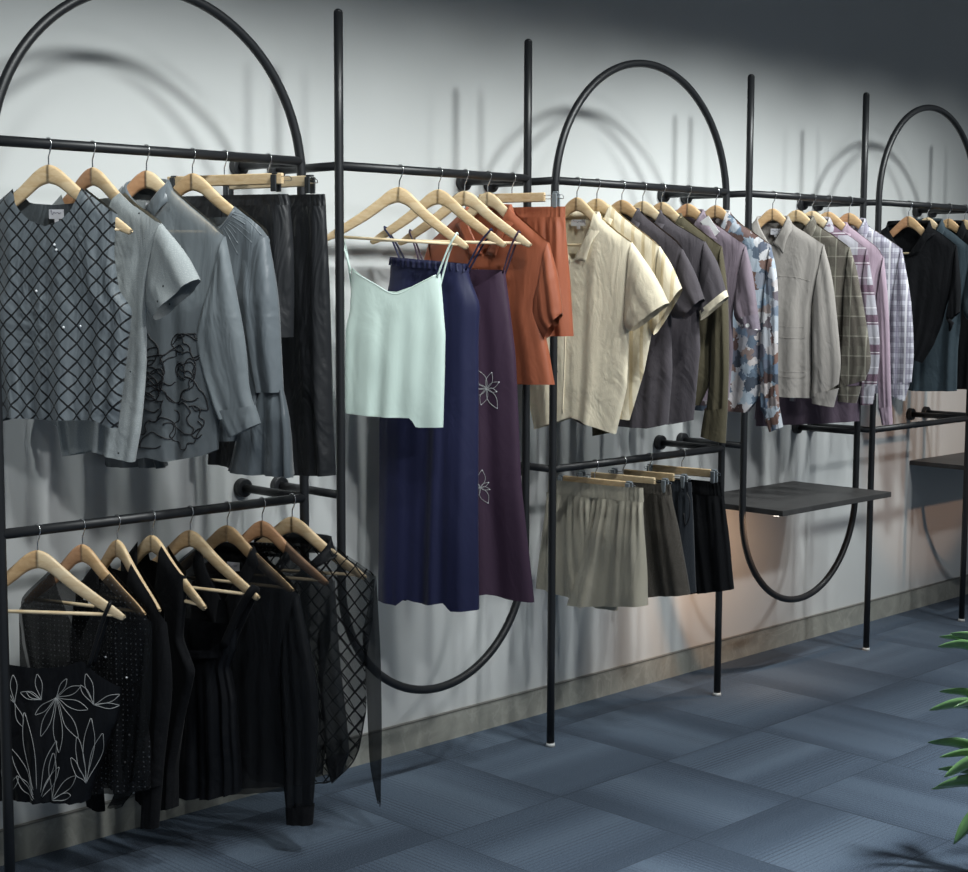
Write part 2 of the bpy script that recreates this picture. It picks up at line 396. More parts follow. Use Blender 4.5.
class Body:
    def __init__(s, fr, side, top, hem, n=0., topb=None, T=.022, amp=.006, k=4, seed=1, clamp=True, sideL=None, hemL=None, w0=0., flare=.35):
        s.fr = fr; s.n = n; s.T = T; s.fold = foldfn(seed, amp, k); s.w0 = w0; s.flare = flare; s.clamp = clamp
        s.V, s.UR = smooth_table([(v, u) for u, v in side])
        if sideL: s.VL, s.UL = smooth_table([(v, -u) for u, v in sideL])
        else: s.VL, s.UL = s.V, s.UR
        U = lambda v: float(np.interp(v, s.V, s.UR))
        def table(p, cl):
            q = []
            for u, v in p:
                if cl and u > n*.98: v = max(v, hang_top(min(u, fr.half), fr.half)+.007) if u < fr.half+.006 else v
                q.append((u/max(U(v), 1e-4), v))
            q.sort(); return np.array([a for a, b in q]), np.array([b for a, b in q])
        def dens(p):
            p = sorted(p); a = np.array(p); out = [tuple(x) for x in a]
            for (u0, v0), (u1, v1) in zip(p[:-1], p[1:]):
                for t in (.25, .5, .75): out.append((u0+(u1-u0)*t, v0+(v1-v0)*t))
            return sorted(out)
        s.tf = table(dens(top), clamp); s.tb = table(dens(topb or top), clamp)
        hp = sorted([(u/max(U(v), 1e-4), v) for u, v in hem]); s.h = (np.array([a for a, b in hp]), np.array([b for a, b in hp]))
        s.hL = s.h
        if hemL: hp = sorted([(u, v) for u, v in hemL]); s.hL = (np.array([a for a, b in hp]), np.array([b for a, b in hp]))
    def top(s, side, x): a = s.tf if side > 0 else s.tb; return float(np.interp(abs(x), *a))
    def bot(s, x): return float(np.interp(abs(x), *(s.h if x >= 0 else s.hL)))
    def width(s, v, x): return float(np.interp(v, s.V, s.UR)) if x >= 0 else float(np.interp(v, s.VL, s.UL))
    def w(s, side, x, t, v):
        e = max(0., 1-abs(x)**4.5)**.5
        drop = max(0., s.top(side, x)-v)
        op = min(1., .12+drop/.022) if abs(x)*s.width(v, x) > s.n else 1.
        op = math.sqrt(max(op, 0))
        Tt = s.T*(1+s.flare*t)
        th = Tt*e*op
        if s.clamp and drop < .06 and abs(x)*s.width(v, x) > s.n: th = max(th, .0095*min(1., (1-abs(x))/.05))
        return s.w0+side*th+s.fold(x, t)*(min(1, drop/.10))
    def fu(s, side, x, t):
        a, b = s.top(side, x), s.bot(x); v = a+(b-a)*t
        return s.width(v, x)*x, v, s.w(side, x, t, v)
    def front(s, u, v):                                   # w of the front sheet at (u, v)
        x = max(-.999, min(.999, u/max(s.width(v, u), 1e-4))); a, b = s.top(1, x), s.bot(x)
        t = max(0, min(1, (a-v)/max(a-b, 1e-4))); return s.w(1, x, t, v)
    def mesh(s, root, mat, name='body', ns=34, nt=44): return sheet_ring(name, root, mat, s.fu, ns, nt)
def tube(root, name, mat, rows, T=.02, amp=.003, k=3, seed=1, w0=0., ns=16, nt=30, T0=None, T1=None, flip=False, gather=0., gk=9, ripple=0.):
    rows = [(l[0], l[1], r[0], r[1]) for l, r in rows]
    if flip: rows = [(-r, rv, -l, lv) for l, lv, r, rv in rows]
    P = spline(rows, nt+1); f = foldfn(seed, amp, k)
    T0 = T if T0 is None else T0; T1 = T if T1 is None else T1
    w0 = w0 if hasattr(w0, '__len__') else (w0, w0)
    def fu(side, s, t):
        q = P[int(round(t*nt))]; c = (s+1)/2; TT = (T0+(T-T0)*t/.35) if t < .35 else (T+(T1-T)*(t-.35)/.65)
        return q[0]+(q[2]-q[0])*c, q[1]+(q[3]-q[1])*c, w0[0]+(w0[1]-w0[0])*t+side*TT*max(0, 1-s**4)**.5+f(s, t)+gather*math.sin(3.1416*gk*s+seed)*(1-t)**1.6*min(1, t*12)+ripple*math.sin(3.1416*27*s+seed)
    return sheet_ring(name, root, mat, fu, ns, nt)
def panel(root, name, mat, pts, wf, th=.002, uvo=0.):
    """flat sewn-on piece: polygon in (u, v), lying th in front of wf(u, v)"""
    n = len(pts); wff = wf if callable(wf) else (lambda u, v: wf)
    V = [(u, -wff(u, v)-th, v) for u, v in pts]+[(u, -wff(u, v)+.0005, v) for u, v in pts]
    c = (sum(p[0] for p in pts)/n, sum(p[1] for p in pts)/n); V.append((c[0], -wff(*c)-th*1.4, c[1]))
    f = [(2*n, i, (i+1) % n) for i in range(n)]+[(i, i+n, (i+1) % n+n, (i+1) % n) for i in range(n)]
    UV = [(u, v) for u, v in pts]*2+[c]
    return link(name, V, f, mat, root, uvs=UV, smooth=False)
def strip(root, name, mat, pts3, width, th=.0012):        # narrow ribbon through (u, v, w) points
    p = spline(pts3, 24); mb = MB().sweep([(a[0], -a[2], a[1]) for a in p], width/2, 8)
    return mb.build(name, mat, root)
def collar(root, mat, n, vN, vF, tip, T=.02, stand=.022, leaf=.035, name='collar', back=.006, open_u=.006, tipd=.004):
    """shirt collar: stands around the neck, folds over and ends in two points"""
    base = []
    for s in (-1, 1):
        pass
    half = [(open_u, vF, T+.004), (n*.72, vF+(vN-vF)*.55, T*.95+.003), (n*1.0, vN-.004, .004), (n*.85, vN+back*.6, -T*.8), (0, vN+back, -T-.002)]
    path = [(-u, v, w) for u, v, w in half[:-1]]+half[::-1]
    tu, tv = tip
    lh = [(tu, tv, T+.010), ((tu+n*1.25)/2+.004, (tv+vN)/2-.004, T+.012), (n+leaf*.62, vN-leaf*.55, .012), (n*.9+.006, vN+back-leaf*.72, -T-.012), (0, vN+back-leaf*.8, -T-.014)]
    lpath = [(-u, v, w) for u, v, w in lh[:-1]]+lh[::-1]
    m = 48; A = spline(path, m); B = spline(lpath, m); V = []; UV = []
    for i in range(m):
        q = abs(i/(m-1)-.5)*2; st = stand*(1-q**3*.75)
        a, b = A[i], B[i]; out = np.array([b[0]-a[0], 0, b[2]-a[2]]); out /= (np.linalg.norm(out)+1e-6)
        topp = a+np.array([0, st, 0]); t2 = topp+out*.006+np.array([0, .001, 0]); mid = (t2+b)/2+out*.004
        for pnt in (a, topp, t2, mid, b): V.append((pnt[0], -pnt[2], pnt[1])); UV.append((pnt[0]+.2, pnt[1]+pnt[2]))
    f = [(i*5+j, (i+1)*5+j, (i+1)*5+j+1, i*5+j+1) for i in range(m-1) for j in range(4)]
    o = link(name, V, f, mat, root, uvs=UV)
    sd = o.modifiers.new('solid', 'SOLIDIFY'); sd.thickness = .0014; sd.offset = 0
    return o
def neck_label(root, u, v, w, wd=.038, ht=.022, seed=0, mat=None):
    o = panel(root, 'neck_label', mat or LABELM, [(u-wd/2, v-ht/2), (u+wd/2, v-ht/2), (u+wd/2, v+ht/2), (u-wd/2, v+ht/2)], w, .0012)
    r = random.Random(seed); pts = []
    for i in range(15): pts.append((u-wd*.36+wd*.72*i/14, -w-.0022, v+.003+r.uniform(-.003, .003)+(.004 if i == 1 else 0)))
    MB().sweep(spline(pts, 50), .00055, 5).build('lettering', LABELINK, o)
    o2 = panel(root, 'size_tab', mat or LABELM, [(u-.005, v-ht/2-.010), (u+.006, v-ht/2-.010), (u+.006, v-ht/2), (u-.005, v-ht/2)], w, .0008)
    return o
def button(root, u, v, w, mat, r=.0055):
    return MB().sweep([(u, -w, v), (u, -w-.0025, v)], r, 14).build('button', mat, root)

# ------------------------------------------------------------------ garments
G1, G2, G3, G4, G5, G6, G7 = ('clothes on the nearest upper rail', 'sheer black clothes on the nearest lower rail', 'slips and rust satin pieces on the second rack',
    'shirts on the middle upper rail', 'shorts on the middle lower rail', 'long-sleeved shirts on the fourth rack', 'dark shirts on the farthest rack')
HG = 'wooden clothes hangers'
def shirt(kind, fr, label, group, mat, N, S, side, hemc, nf, sleeve=None, hem=(), seed=1, amp=.005, k=4, T=.020, collar_=None, smat=None, cuff=None, cmat=None,
          clamp=True, Ts=.024, sT1=None, lab=None, cat=None, sleeve_left=True, flare=.35, v=0, back=.004, colmat=None, sideL=None, hemL=None, sw0=.004, half=None):
    P = fr.px; root = empty(kind, fr.M, label, cat or kind.replace('_', ' '), group)
    n, vN = P(*N); Suv = P(*S); sd = [Suv]+[P(*q) for q in side]
    put_hanger(fr, half or min(HALF, Suv[0]-.014))
    vF = P(*nf)[1]
    nk = [(0, vF), (n*.5, vF+(vN-vF)*(.5 if v else .22)), (n*.85, vF+(vN-vF)*(.85 if v else .62)), (n, vN)]
    top = nk+[((n+Suv[0])/2, (vN+Suv[1])/2+.004), Suv]
    topb = [(0, vN+back-.008), (n*.7, vN+back-.004), (n, vN), ((n+Suv[0])/2, (vN+Suv[1])/2+.004), Suv]
    hm = [(0, P(*hemc)[1])]+[P(*q) for q in hem]+[sd[-1]]
    b = Body(fr, sd, top, hm, n=n, topb=topb, T=T, amp=amp, k=k, seed=seed, clamp=clamp, flare=flare, sideL=[P(*q) for q in sideL] if sideL else None)
    b.mesh(root, mat); b.N = (n, vN); b.vF = vF; b.root = root
    if sleeve:
        rows = [(P(*l), P(*r)) for l, r in sleeve]
        for fl in ((False, True) if sleeve_left else (False,)):
            so = tube(root, 'sleeve', smat or mat, rows, T=Ts, amp=amp*(.45 if len(sleeve) < 4 else .65), k=2, seed=seed+5+fl, T0=T*.75, T1=sT1 or Ts*.9, w0=(0., sw0), flip=fl)
            if cuff: tube(so, 'cuff', cmat or mat, [(P(*l), P(*r)) for l, r in cuff], T=(sT1 or Ts*.9)+.0035, amp=amp*.3, k=3, seed=seed+9, w0=(sw0, sw0), flip=fl, nt=8)
    if collar_:
        collar(root, colmat or mat, n, vN, vF, P(*collar_['tip']), T=T, stand=collar_.get('stand', .02), leaf=collar_.get('leaf', .035), back=back)
    if lab: neck_label(root, .012, vN-.034, -T*.7+.006, seed=seed, mat=lab if lab is not True else None)
    return b
def fr_hang(hook_, phi, label, low=False, roll=0., **kw):
    fr = Frame(hook_, low, phi, roll); fr.todo = (label, kw); return fr
def put_hanger(fr, half):
    hanger(fr, fr.todo[0], HG, half=half, **fr.todo[1])
def stitch(b, name, mat, pts, r=.0012, dw=.001, n=40, parent=None):
    """cord sewn on the front sheet through (u, v) points"""
    p = spline(pts, n); return MB().sweep([(u, -(b.front(u, v)+dw), v) for u, v in p], r, 6).build(name, mat, parent or b.root)
def stone(b, u, v, r=.0035):
    w = b.front(u, v); return MB().sweep([(u, -w, v), (u, -w-r*.5, v), (u, -w-r*.9, v)], [r, r*.8, r*.3], 8).build('rhinestone', STONEW, b.root)

# colours
M_lat = fabric('grey_satin_lattice', None, .5, pattern=lattice(lin(96, 103, 108), lin(14, 16, 19), .037, .042, .070), satin=True, crease=.8, lining=lin(80, 86, 90))
def dots(base, dot, s, r):
    def f(k, u, v):
        vo = k.n('TexVoronoi', feature='F1'); vo.inputs['Scale'].default_value = 1; vo.inputs['Randomness'].default_value = .75
        k.set(vo.inputs['Vector'], k.vec(k.math('DIVIDE', u, s), k.math('DIVIDE', v, s)))
        return k.mix(k.math('LESS_THAN', vo.outputs['Distance'], r), base, dot)
    return f
M_tee = fabric('grey_marl_jersey', None, .9, pattern=dots(lin(148, 154, 155), lin(40, 44, 48), .034, .085), crease=.25, weave=.22)
M_char = fabric('dark_grey_cloth', lin(62, 66, 70), .8)
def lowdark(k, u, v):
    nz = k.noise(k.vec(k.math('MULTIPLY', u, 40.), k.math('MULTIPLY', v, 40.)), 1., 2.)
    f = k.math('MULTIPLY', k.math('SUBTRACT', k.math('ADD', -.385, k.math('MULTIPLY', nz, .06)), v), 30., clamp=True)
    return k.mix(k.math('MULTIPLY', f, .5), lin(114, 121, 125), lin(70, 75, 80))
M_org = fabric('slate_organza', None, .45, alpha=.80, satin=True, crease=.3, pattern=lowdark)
M_orgs = fabric('slate_organza_sleeve', lin(114, 121, 125), .42, alpha=.92, satin=True, crease=.4)
M_slate = fabric('slate_satin', lin(99, 106, 111), .38, satin=True, crease=.45, spec=.5)
M_slated = fabric('slate_shiny_ruffle', lin(86, 93, 98), .3, satin=True, crease=.4, spec=.6)
M_blk = fabric('black_satin', (.006, .0065, .008), .42, satin=True, crease=.4, spec=.20, sheen=0)
M_blkt = fabric('black_trouser_satin', (.014, .015, .017), .40, satin=True, crease=.6, spec=.40, sheen=0)
M_blkm = fabric('black_cotton', (.007, .0075, .009), .9, crease=.35, weave=.012, spec=.12, sheen=.02)
M_mesh = fabric('black_sheer_mesh', (.006, .007, .008), .7, alpha=.72, satin=True, spec=.15, sheen=0)
M_organzab = fabric('black_organza', (.009, .010, .012), .6, alpha=.84, satin=True, crease=.4, spec=.2, sheen=0)
M_organzal = fabric('black_organza_light', (.011, .013, .015), .6, alpha=.68, satin=True, crease=.4, spec=.2, sheen=0)
def seq(k, u, v):
    vo = k.n('TexVoronoi', feature='F1'); vo.inputs['Scale'].default_value = 1; vo.inputs['Randomness'].default_value = .15
    k.set(vo.inputs['Vector'], k.vec(k.math('DIVIDE', u, .0125), k.math('DIVIDE', v, .0125)))
    return k.mix(k.math('LESS_THAN', vo.outputs['Distance'], .15), (.007, .0075, .0085), (.075, .08, .085))
M_stud = fabric('black_studded_mesh', None, .5, pattern=seq, satin=True, alpha=.84, spec=.2, sheen=0)
def latb(k, u, v):
    return lattice((.03, .035, .038), (.004, .004, .005), .052, .062, .05)(k, u, v)
def sheer_lattice(name):
    k = NT(name); u, v = k.uv()
    a = k.math('ADD', k.math('DIVIDE', u, .041), k.math('DIVIDE', v, .049)); b_ = k.math('SUBTRACT', k.math('DIVIDE', u, .041), k.math('DIVIDE', v, .049))
    m = k.math('MAXIMUM', line_mask(k, a, .055), line_mask(k, b_, .055))
    return k.bsdf(k.mix(m, (.016, .019, .021), (.003, .003, .004)), .6, spec=.2, alpha=k.math('ADD', .52, k.math('MULTIPLY', m, .47)))
M_latb = sheer_lattice('black_sheer_lattice')
M_mint = fabric('mint_satin', lin(204, 222, 214), .36, satin=True, crease=.12, spec=.5)
M_navy = fabric('navy_satin', lin(33, 36, 66), .50, satin=True, crease=.18, spec=.30, sheen=.05)
M_plum = fabric('plum_satin', lin(60, 43, 60), .48, satin=True, crease=.15, spec=.32, sheen=.05)
M_rust = fabric('rust_satin', lin(153, 87, 62), .42, satin=True, crease=.22, spec=.35, sheen=.05)
M_cream = fabric('cream_linen', lin(226, 215, 190), .85, crease=.35, weave=.05)
M_cream2 = fabric('cream_stripe_linen', None, .85, pattern=plaid(lin(224, 213, 188), [('u', .034, .2, .16, lin(198, 178, 138), .7)]), crease=.35, weave=.05)
M_coal = fabric('charcoal_cotton', lin(76, 71, 76), .85, crease=.35, weave=.04)
M_olive = fabric('olive_cotton', lin(82, 76, 58), .85, crease=.35, weave=.04)
M_mauveg = fabric('mauve_grey_cotton', lin(124, 112, 122), .85, crease=.35, weave=.04)
def floral(k, u, v):
    base = k.vec(k.math('DIVIDE', u, .030), k.math('DIVIDE', v, .036))
    wob = k.n('TexNoise'); wob.inputs['Scale'].default_value = 2.2; wob.inputs['Detail'].default_value = 4; k.set(wob.inputs['Vector'], base)
    mx = k.n('VectorMath', operation='MULTIPLY_ADD'); k.set(mx.inputs[0], wob.outputs['Color']); mx.inputs[1].default_value = (1.2, 1.2, 0); k.set(mx.inputs[2], base)
    vo = k.n('TexVoronoi', feature='F1'); vo.inputs['Scale'].default_value = 1.; k.set(vo.inputs['Vector'], mx.outputs[0])
    sep = k.n('SeparateColor'); k.set(sep.inputs[0], vo.outputs['Color'])
    return k.ramp(sep.outputs[0], [(0, lin(146, 166, 182)), (.22, lin(198, 190, 188)), (.36, lin(96, 112, 132)), (.50, lin(112, 84, 74)), (.64, lin(40, 40, 50)), (.78, lin(120, 140, 160)), (.86, lin(206, 206, 208)), (.95, lin(120, 96, 88))])
M_floral = fabric('abstract_floral_print', None, .8, pattern=floral, crease=.35, weave=.03)
M_stone = fabric('stone_grey_cotton', lin(146, 141, 136), .85, crease=.3, weave=.04)
M_plo = fabric('olive_check_flannel', None, .9, pattern=plaid(lin(104, 100, 90), [('u', .060, .1, .26, lin(86, 80, 72), .8), ('v', .072, .3, .26, lin(86, 80, 72), .7), ('u', .060, .35, .035, lin(150, 147, 134), .6), ('v', .072, .05, .03, lin(150, 147, 134), .6)]), crease=.3)
M_plp = fabric('plum_block_check', None, .9, pattern=plaid(lin(158, 156, 164), [('v', .110, .1, .17, lin(90, 62, 80), .9), ('u', .110, .25, .17, lin(112, 88, 104), .7), ('v', .055, .4, .03, lin(214, 210, 214), .8)]), crease=.3)
M_plumd = fabric('dusky_plum_flannel', lin(88, 74, 88), .9, crease=.3)
M_lilac = fabric('lilac_chambray', lin(164, 144, 158), .85, crease=.3, weave=.08)
M_plw = fabric('white_lilac_check', None, .9, pattern=plaid(lin(196, 196, 206), [('u', .034, .1, .20, lin(140, 136, 152), .75), ('v', .040, .3, .20, lin(140, 136, 152), .7), ('u', .017, .35, .07, lin(100, 96, 116), .6), ('v', .020, .05, .07, lin(100, 96, 116), .6), ('u', .068, .6, .05, lin(232, 232, 236), .8)]), crease=.3)
M_teal = fabric('dark_teal_denim', lin(48, 62, 70), .85, crease=.35, weave=.06)
M_khaki = fabric('khaki_satin', lin(174, 168, 152), .36, satin=True, crease=.25, spec=.5)
M_brown = fabric('dark_taupe_cotton', lin(68, 63, 56), .8, crease=.4)
M_navyb = fabric('ink_navy_cotton', (.012, .016, .022), .8, crease=.4, weave=.03)
CORD = NT('black_cord').bsdf((.008, .008, .01), .6)
SILVER = NT('silver_thread').bsdf((.34, .35, .35), .5)
DKBTN = NT('dark_button').bsdf((.04, .035, .03), .3)
CRBTN = NT('cream_button').bsdf(lin(200, 188, 158), .35)

# ---- rack 1, upper rail
fr = fr_hang((48, 142), 30, 'pale hanger inside the grey lattice-stitched sleeveless top', wood_pair=(0, 0))
b = shirt('sleeveless_top', fr, 'grey sleeveless top with black diamond lattice cords, first on the upper rail', G1, M_lat, (81, 199), (118, 221),
    [(115, 238), (115, 256), (119, 290), (132, 309), (126, 375), (120, 428)], (60, 419), (50, 226.6), hem=[(100, 419.5), (108, 424)], half=HALF, seed=2, amp=.007, k=5, T=.022, cat='top', lab=True, back=-.004)
for q in ((62, 250), (42, 291), (71, 327), (85, 326), (60, 245)): stone(b, *fr.px(*q))
fr = fr_hang((92, 144), 15, 'two-tone hanger inside the pale grey T-shirt', wood_pair=(3, 0))
b = shirt('t_shirt', fr, 'pale grey short-sleeved T-shirt with tiny dark dots, behind the lattice top', G1, M_tee, (119, 196), (162, 224),
    [(152, 262), (147, 293), (146, 360), (140, 430), (134, 462)], (91, 448), (91, 226), hem=[(121, 458)], sleeve=[((148, 296), (161, 223)), ((150, 310), (183, 250)), ((157, 320), (198, 279))],
    seed=5, amp=.006, cat='T-shirt', T=.02, sT1=.028)
fr = fr_hang((146, 148), 30, 'tan and pale hanger inside the slate organza blouse', wood_pair=(3, 2))
b = shirt('blouse', fr, 'see-through slate blue blouse with black squiggle cords over its lower half', G1, M_org, (166, 193), (224, 236),
    [(222, 262), (215, 300), (222, 380), (219, 449)], (146, 456), (146, 206), hem=[(205, 455), (170, 461)], seed=8, amp=.006, cat='blouse', lab=True, smat=M_orgs,
    sleeve=[((213, 285), (225, 236)), ((204, 310), (236, 292)), ((197, 345), (246, 345)), ((211, 395), (250, 388)), ((220, 419), (258, 415))], Ts=.026, sT1=.016,
    cuff=[((217, 411), (256, 405)), ((230, 438), (261, 423))], cmat=M_orgs, colmat=M_slate)
collar(b.root, M_slate, b.N[0], b.N[1], fr.px(146, 212)[1], fr.px(157, 222), T=.02, stand=.028, leaf=.030, back=.008)
rr = random.Random(11); UL, VT = fr.px(152, 335); UR, VB = fr.px(214, 452)
UL = fr.px(105, 400)[0]
for i in range(30):
    u, v = rr.uniform(UL+.02, UR-.025), rr.uniform(VB+.03, VT-.01); a = rr.uniform(0, 6.28); pts = []
    for j in range(16):
        pts.append((u, v)); a += rr.uniform(-1.25, 1.35); u += .016*math.cos(a); v += .016*math.sin(a)
        u = min(max(u, UL), UR-.006); v = min(max(v, VB+.008), VT+.005)
    stitch(b, 'cord_embroidery', CORD, pts, .0015, .001, 90)
fr = fr_hang((192, 151), 22, 'pale hanger inside the slate satin blouse with gathered neck', wood_pair=(1, 0))
b = shirt('blouse', fr, 'slate blue satin blouse with gathered neckline and ruffled long cuffs', G1, M_slate, (236, 216), (270, 240),
    [(268, 262), (262, 300), (262, 380), (260, 440)], (190, 440), (190, 236), seed=12, amp=.007, k=6, cat='blouse', clamp=True, T=.026,
    sleeve=[((236, 270), (268, 236)), ((238, 290), (276, 290)), ((243, 340), (280, 345)), ((252, 392), (283, 392))], Ts=.032, sT1=.022)
for fl in (False, True):
    tube(b.root, 'cuff_ruffle', M_slated, [(fr.px(250, 394), fr.px(283.5, 390)), (fr.px(240, 425), fr.px(289, 420)), (fr.px(232, 455), fr.px(293, 452)), (fr.px(227, 471), fr.px(295, 477))], T=.03, amp=.010, k=7, seed=3, T0=.018, flip=fl)
P = fr.px
for i in range(13):                                        # gathers running out from the neckline
    t = i/12; x0, y0 = 238-18*t, 212+20*t; ang = R(20+75*t); L = 26+10*math.sin(i*2.1)
    pp = [P(x0, y0), P(x0+L*.45*math.cos(ang), y0+L*.45*math.sin(ang)), P(x0+L*math.cos(ang), y0+L*math.sin(ang))]
    pp = [(min(u, b.width(v, u)*.93), min(v, b.top(1, u/b.width(v, u))-.002)) for u, v in pp]
    stitch(b, 'gather_fold', M_slate, pp, .0018, -.0012, 14)
stitch(b, 'neck_binding', M_slate, [P(238, 210.5), P(233, 220), P(222, 232), P(205, 240), P(190, 241)], .0032, .0, 24)
def clip_frame(hook_, phi, low, label, barx, clip, dark, wd=0):
    fr = Frame(hook_, low, phi); clip_hanger(fr, label, 'clip hangers for skirts and shorts', abs(fr.px(*barx)[0]), abs(fr.px(*clip)[0]), dark, wd=wd); return fr
def bottoms(kind, fr, label, group, mat, cen, band, legs, seed=1, amp=.006, k=5, T=.03, cat=None, crotch=None, bandmat=None, amp_band=.0022, legL=None, sep=.010, gather=.004, gk=8):
    """cen: list of px down the centre; band: (top right px, bottom right px); legs: right edge px list from the band down"""
    P = fr.px; root = empty(kind, fr.M, label, cat or kind, group)
    (x0, y0), (x1, y1) = band; a, c = P(x0, y0), P(x1, y1)
    tube(root, 'waistband', bandmat or mat, [((-a[0], a[1]), a), ((-c[0], c[1]), c)], T=.017, ripple=amp_band, amp=.0012, k=3, gather=.0, seed=seed, nt=10, ns=60, T1=.020)
    rows = [((-.012, c[1]), (c[0], c[1]))]
    for (lx, ly), (rx, ry) in legs: rows.append((P(lx, ly), P(rx, ry)))
    for fl in (False, True):
        tube(root, 'leg', mat, legL if (fl and legL) else rows, T=T, amp=amp, k=k, seed=seed+3+fl*7, T0=.019, ns=28, nt=36, flip=fl and not legL, w0=(.002, sep if not fl else -.004), gather=gather, gk=gk)
    return root
fr = clip_frame((224, 153), 18, False, 'pale clip hanger holding the short black trousers', (283, 187), (276, 196), True)
r = bottoms('shorts', fr, 'black knee-length satin shorts with ruched side, clipped beside the slate blouse', G1, M_blkt, None, ((288, 194), (290, 205)),
    [((224, 262), (294, 262)), ((236, 337), (294, 337))], seed=20, T=.024, cat='shorts', k=2.2, gather=.002)
fr = clip_frame((268, 155), 10, False, 'pale clip hanger holding the long black trousers', (308, 183), (310, 190), True, wd=2)
r = bottoms('trousers', fr, 'long black satin trousers, last piece on the nearest upper rail', G1, M_blkt, None, ((325, 194), (326, 206)),
    [((267, 270), (328.5, 262)), ((282, 400), (332.5, 408)), ((290, 474), (336.5, 475))], seed=24, T=.028, cat='trousers', k=2.2, gather=.002)

# ---- rack 1, lower rail
fr = fr_hang((37, 527), 38, 'pale hanger with bar, carrying the black camisole embroidered in white', True, wood_pair=(1, 2))
P = fr.px
def slip(kind, fr, label, group, mat, top, side, hemc, hem, straps, seed, amp=.006, k=5, T=.024, cat='camisole', sideL=None, strapmat=None, flare=.6, strapw=.006, hemL=None, backdrop=.0):  # backdrop: how much lower the back is cut
    P = fr.px; root = empty(kind, fr.M, label, cat, group); put_hanger(fr, HALF)
    sd = [P(*q) for q in side]; tp = [P(*q) for q in top]; tp[0] = (0, tp[0][1])
    hm = [(0, P(*hemc)[1])]+[P(*q) for q in hem]+[sd[-1]]
    tb = [(0, tp[-1][1]-backdrop), (tp[-1][0]*.6, tp[-1][1]-backdrop), tp[-1]]
    b = Body(fr, sd, tp, hm, n=1., topb=tb, T=T, amp=amp, k=k, seed=seed, clamp=False, sideL=[P(*q) for q in sideL] if sideL else None, flare=flare, hemL=[(0, hm[0][1]), (1, hm[0][1])] if hemL else None)
    b.mesh(root, mat, ns=40, nt=50); b.root = root
    for s in (-1, 1):
        (ax, ay), (bx, by) = straps; a, c = P(ax, ay), P(bx, by)
        ht = hang_top(min(c[0], .21))+.005
        strip(root, 'strap', strapmat or mat, [(s*a[0], a[1]-.006, b.front(s*a[0], a[1]-.004)), (s*(a[0]*.4+c[0]*.6), a[1]*.35+ht*.65, .012), (s*c[0], ht-.004, .009), (s*c[0], ht, 0), (s*c[0], ht-.004, -.009),
              (s*(a[0]*.5+c[0]*.5), a[1]*.5+ht*.5, -.014), (s*a[0]*.97, a[1]-.012-backdrop, -T*.6)], strapw)
    return b
b = slip('camisole', fr, 'black satin camisole embroidered with white leaf outlines, hung next to the left post', G2, M_blk, [(37, 666), (70, 664), (86, 658), (100, 672), (122, 687)],
    [(122, 687), (118, 720), (100, 765), (89, 800)], (37, 798), [(60, 798)], ((92, 662), (111, 608)), 31, strapw=.010)
for (bx, by), leaves in (((46, 697), [(-150, 17, 5), (200, 22, 6), (-100, 26, 6)]), ((60, 695), [(-25, 27, 7), (-60, 22, 5), (20, 34, 8), (60, 46, 8), (85, 54, 9), (110, 40, 7), (140, 25, 6)]),
        ((45, 797), [(-100, 90, 10), (-75, 62, 8), (-118, 60, 8), (-130, 34, 7), (-60, 40, 7)]), ((90, 780), [(-85, 66, 9), (-72, 52, 8), (-100, 48, 7), (-118, 30, 6)]),
        ((98, 702), [(-105, 32, 7), (-125, 24, 5), (-20, 24, 6), (8, 22, 5)]), ((58, 795), [(-45, 34, 8), (-15, 20, 6), (-90, 46, 7)]), ((20, 700), [(-130, 34, 7), (-95, 28, 6), (70, 24, 6)]), ((14, 790), [(-60, 22, 5), (-100, 30, 6)])):
    for ang, L, wd in leaves:
        a = R(ang); d = np.array([math.cos(a), math.sin(a)]); nn = np.array([-d[1], d[0]]); pts = []
        for t in np.linspace(0, 1, 9): pts.append(np.array([bx, by])+d*L*(t**.9)+nn*wd*math.sin(math.pi*t**1.3)*.55)
        for t in np.linspace(1, 0, 9)[1:]: pts.append(np.array([bx, by])+d*L*(t**.9)-nn*wd*math.sin(math.pi*t**1.3)*.55)
        pts = [P(*q) for q in pts if 664 < q[1] < 797]
        if len(pts) > 4: stitch(b, 'leaf_embroidery', SILVER, pts, .0008, .001, 36)
fr = fr_hang((82, 524), 20, 'two-tone hanger inside the black studded mesh top', True, wood_pair=(3, 1))
P = fr.px
b = shirt('blouse', fr, 'black mesh blouse with glinting studs, just behind the white-embroidered camisole', G2, M_stud, (108, 585), (150, 621),
    [(147, 660), (142, 690), (150, 750), (148, 790)], (82, 790), (82, 640), seed=33, cat='blouse', v=1, smat=M_mesh, lab=True,
    sleeve=[((141, 690), (150, 621)), ((128, 735), (150, 700)), ((117, 790), (141, 775)), ((110, 806), (122, 807))], Ts=.022, sT1=.014)
for q in ((112, 655), (131, 676), (134, 733), (122, 705), (130, 760)): stone(b, *P(*q), r=.003)
fr = fr_hang((117, 518), 5, 'honey hanger inside the plain black long-sleeved top', True, wood_pair=(1, 0))
b = shirt('long_sleeved_top', fr, 'plain black long-sleeved top whose sleeve hangs almost to the skirting', G2, M_blkm, (134, 575), (164, 619),
    [(163, 660), (160, 690), (164, 740), (162, 785)], (117, 790), (117, 620), seed=36, cat='top',
    sleeve=[((148, 672), (165, 621)), ((147, 690), (170, 680)), ((146, 760), (164, 750)), ((143, 826), (158, 828))], Ts=.020, sT1=.012)
fr = fr_hang((152, 514), 3, 'light hanger turned edge-on inside the black sleeveless top', True, wood_pair=(0, 0))
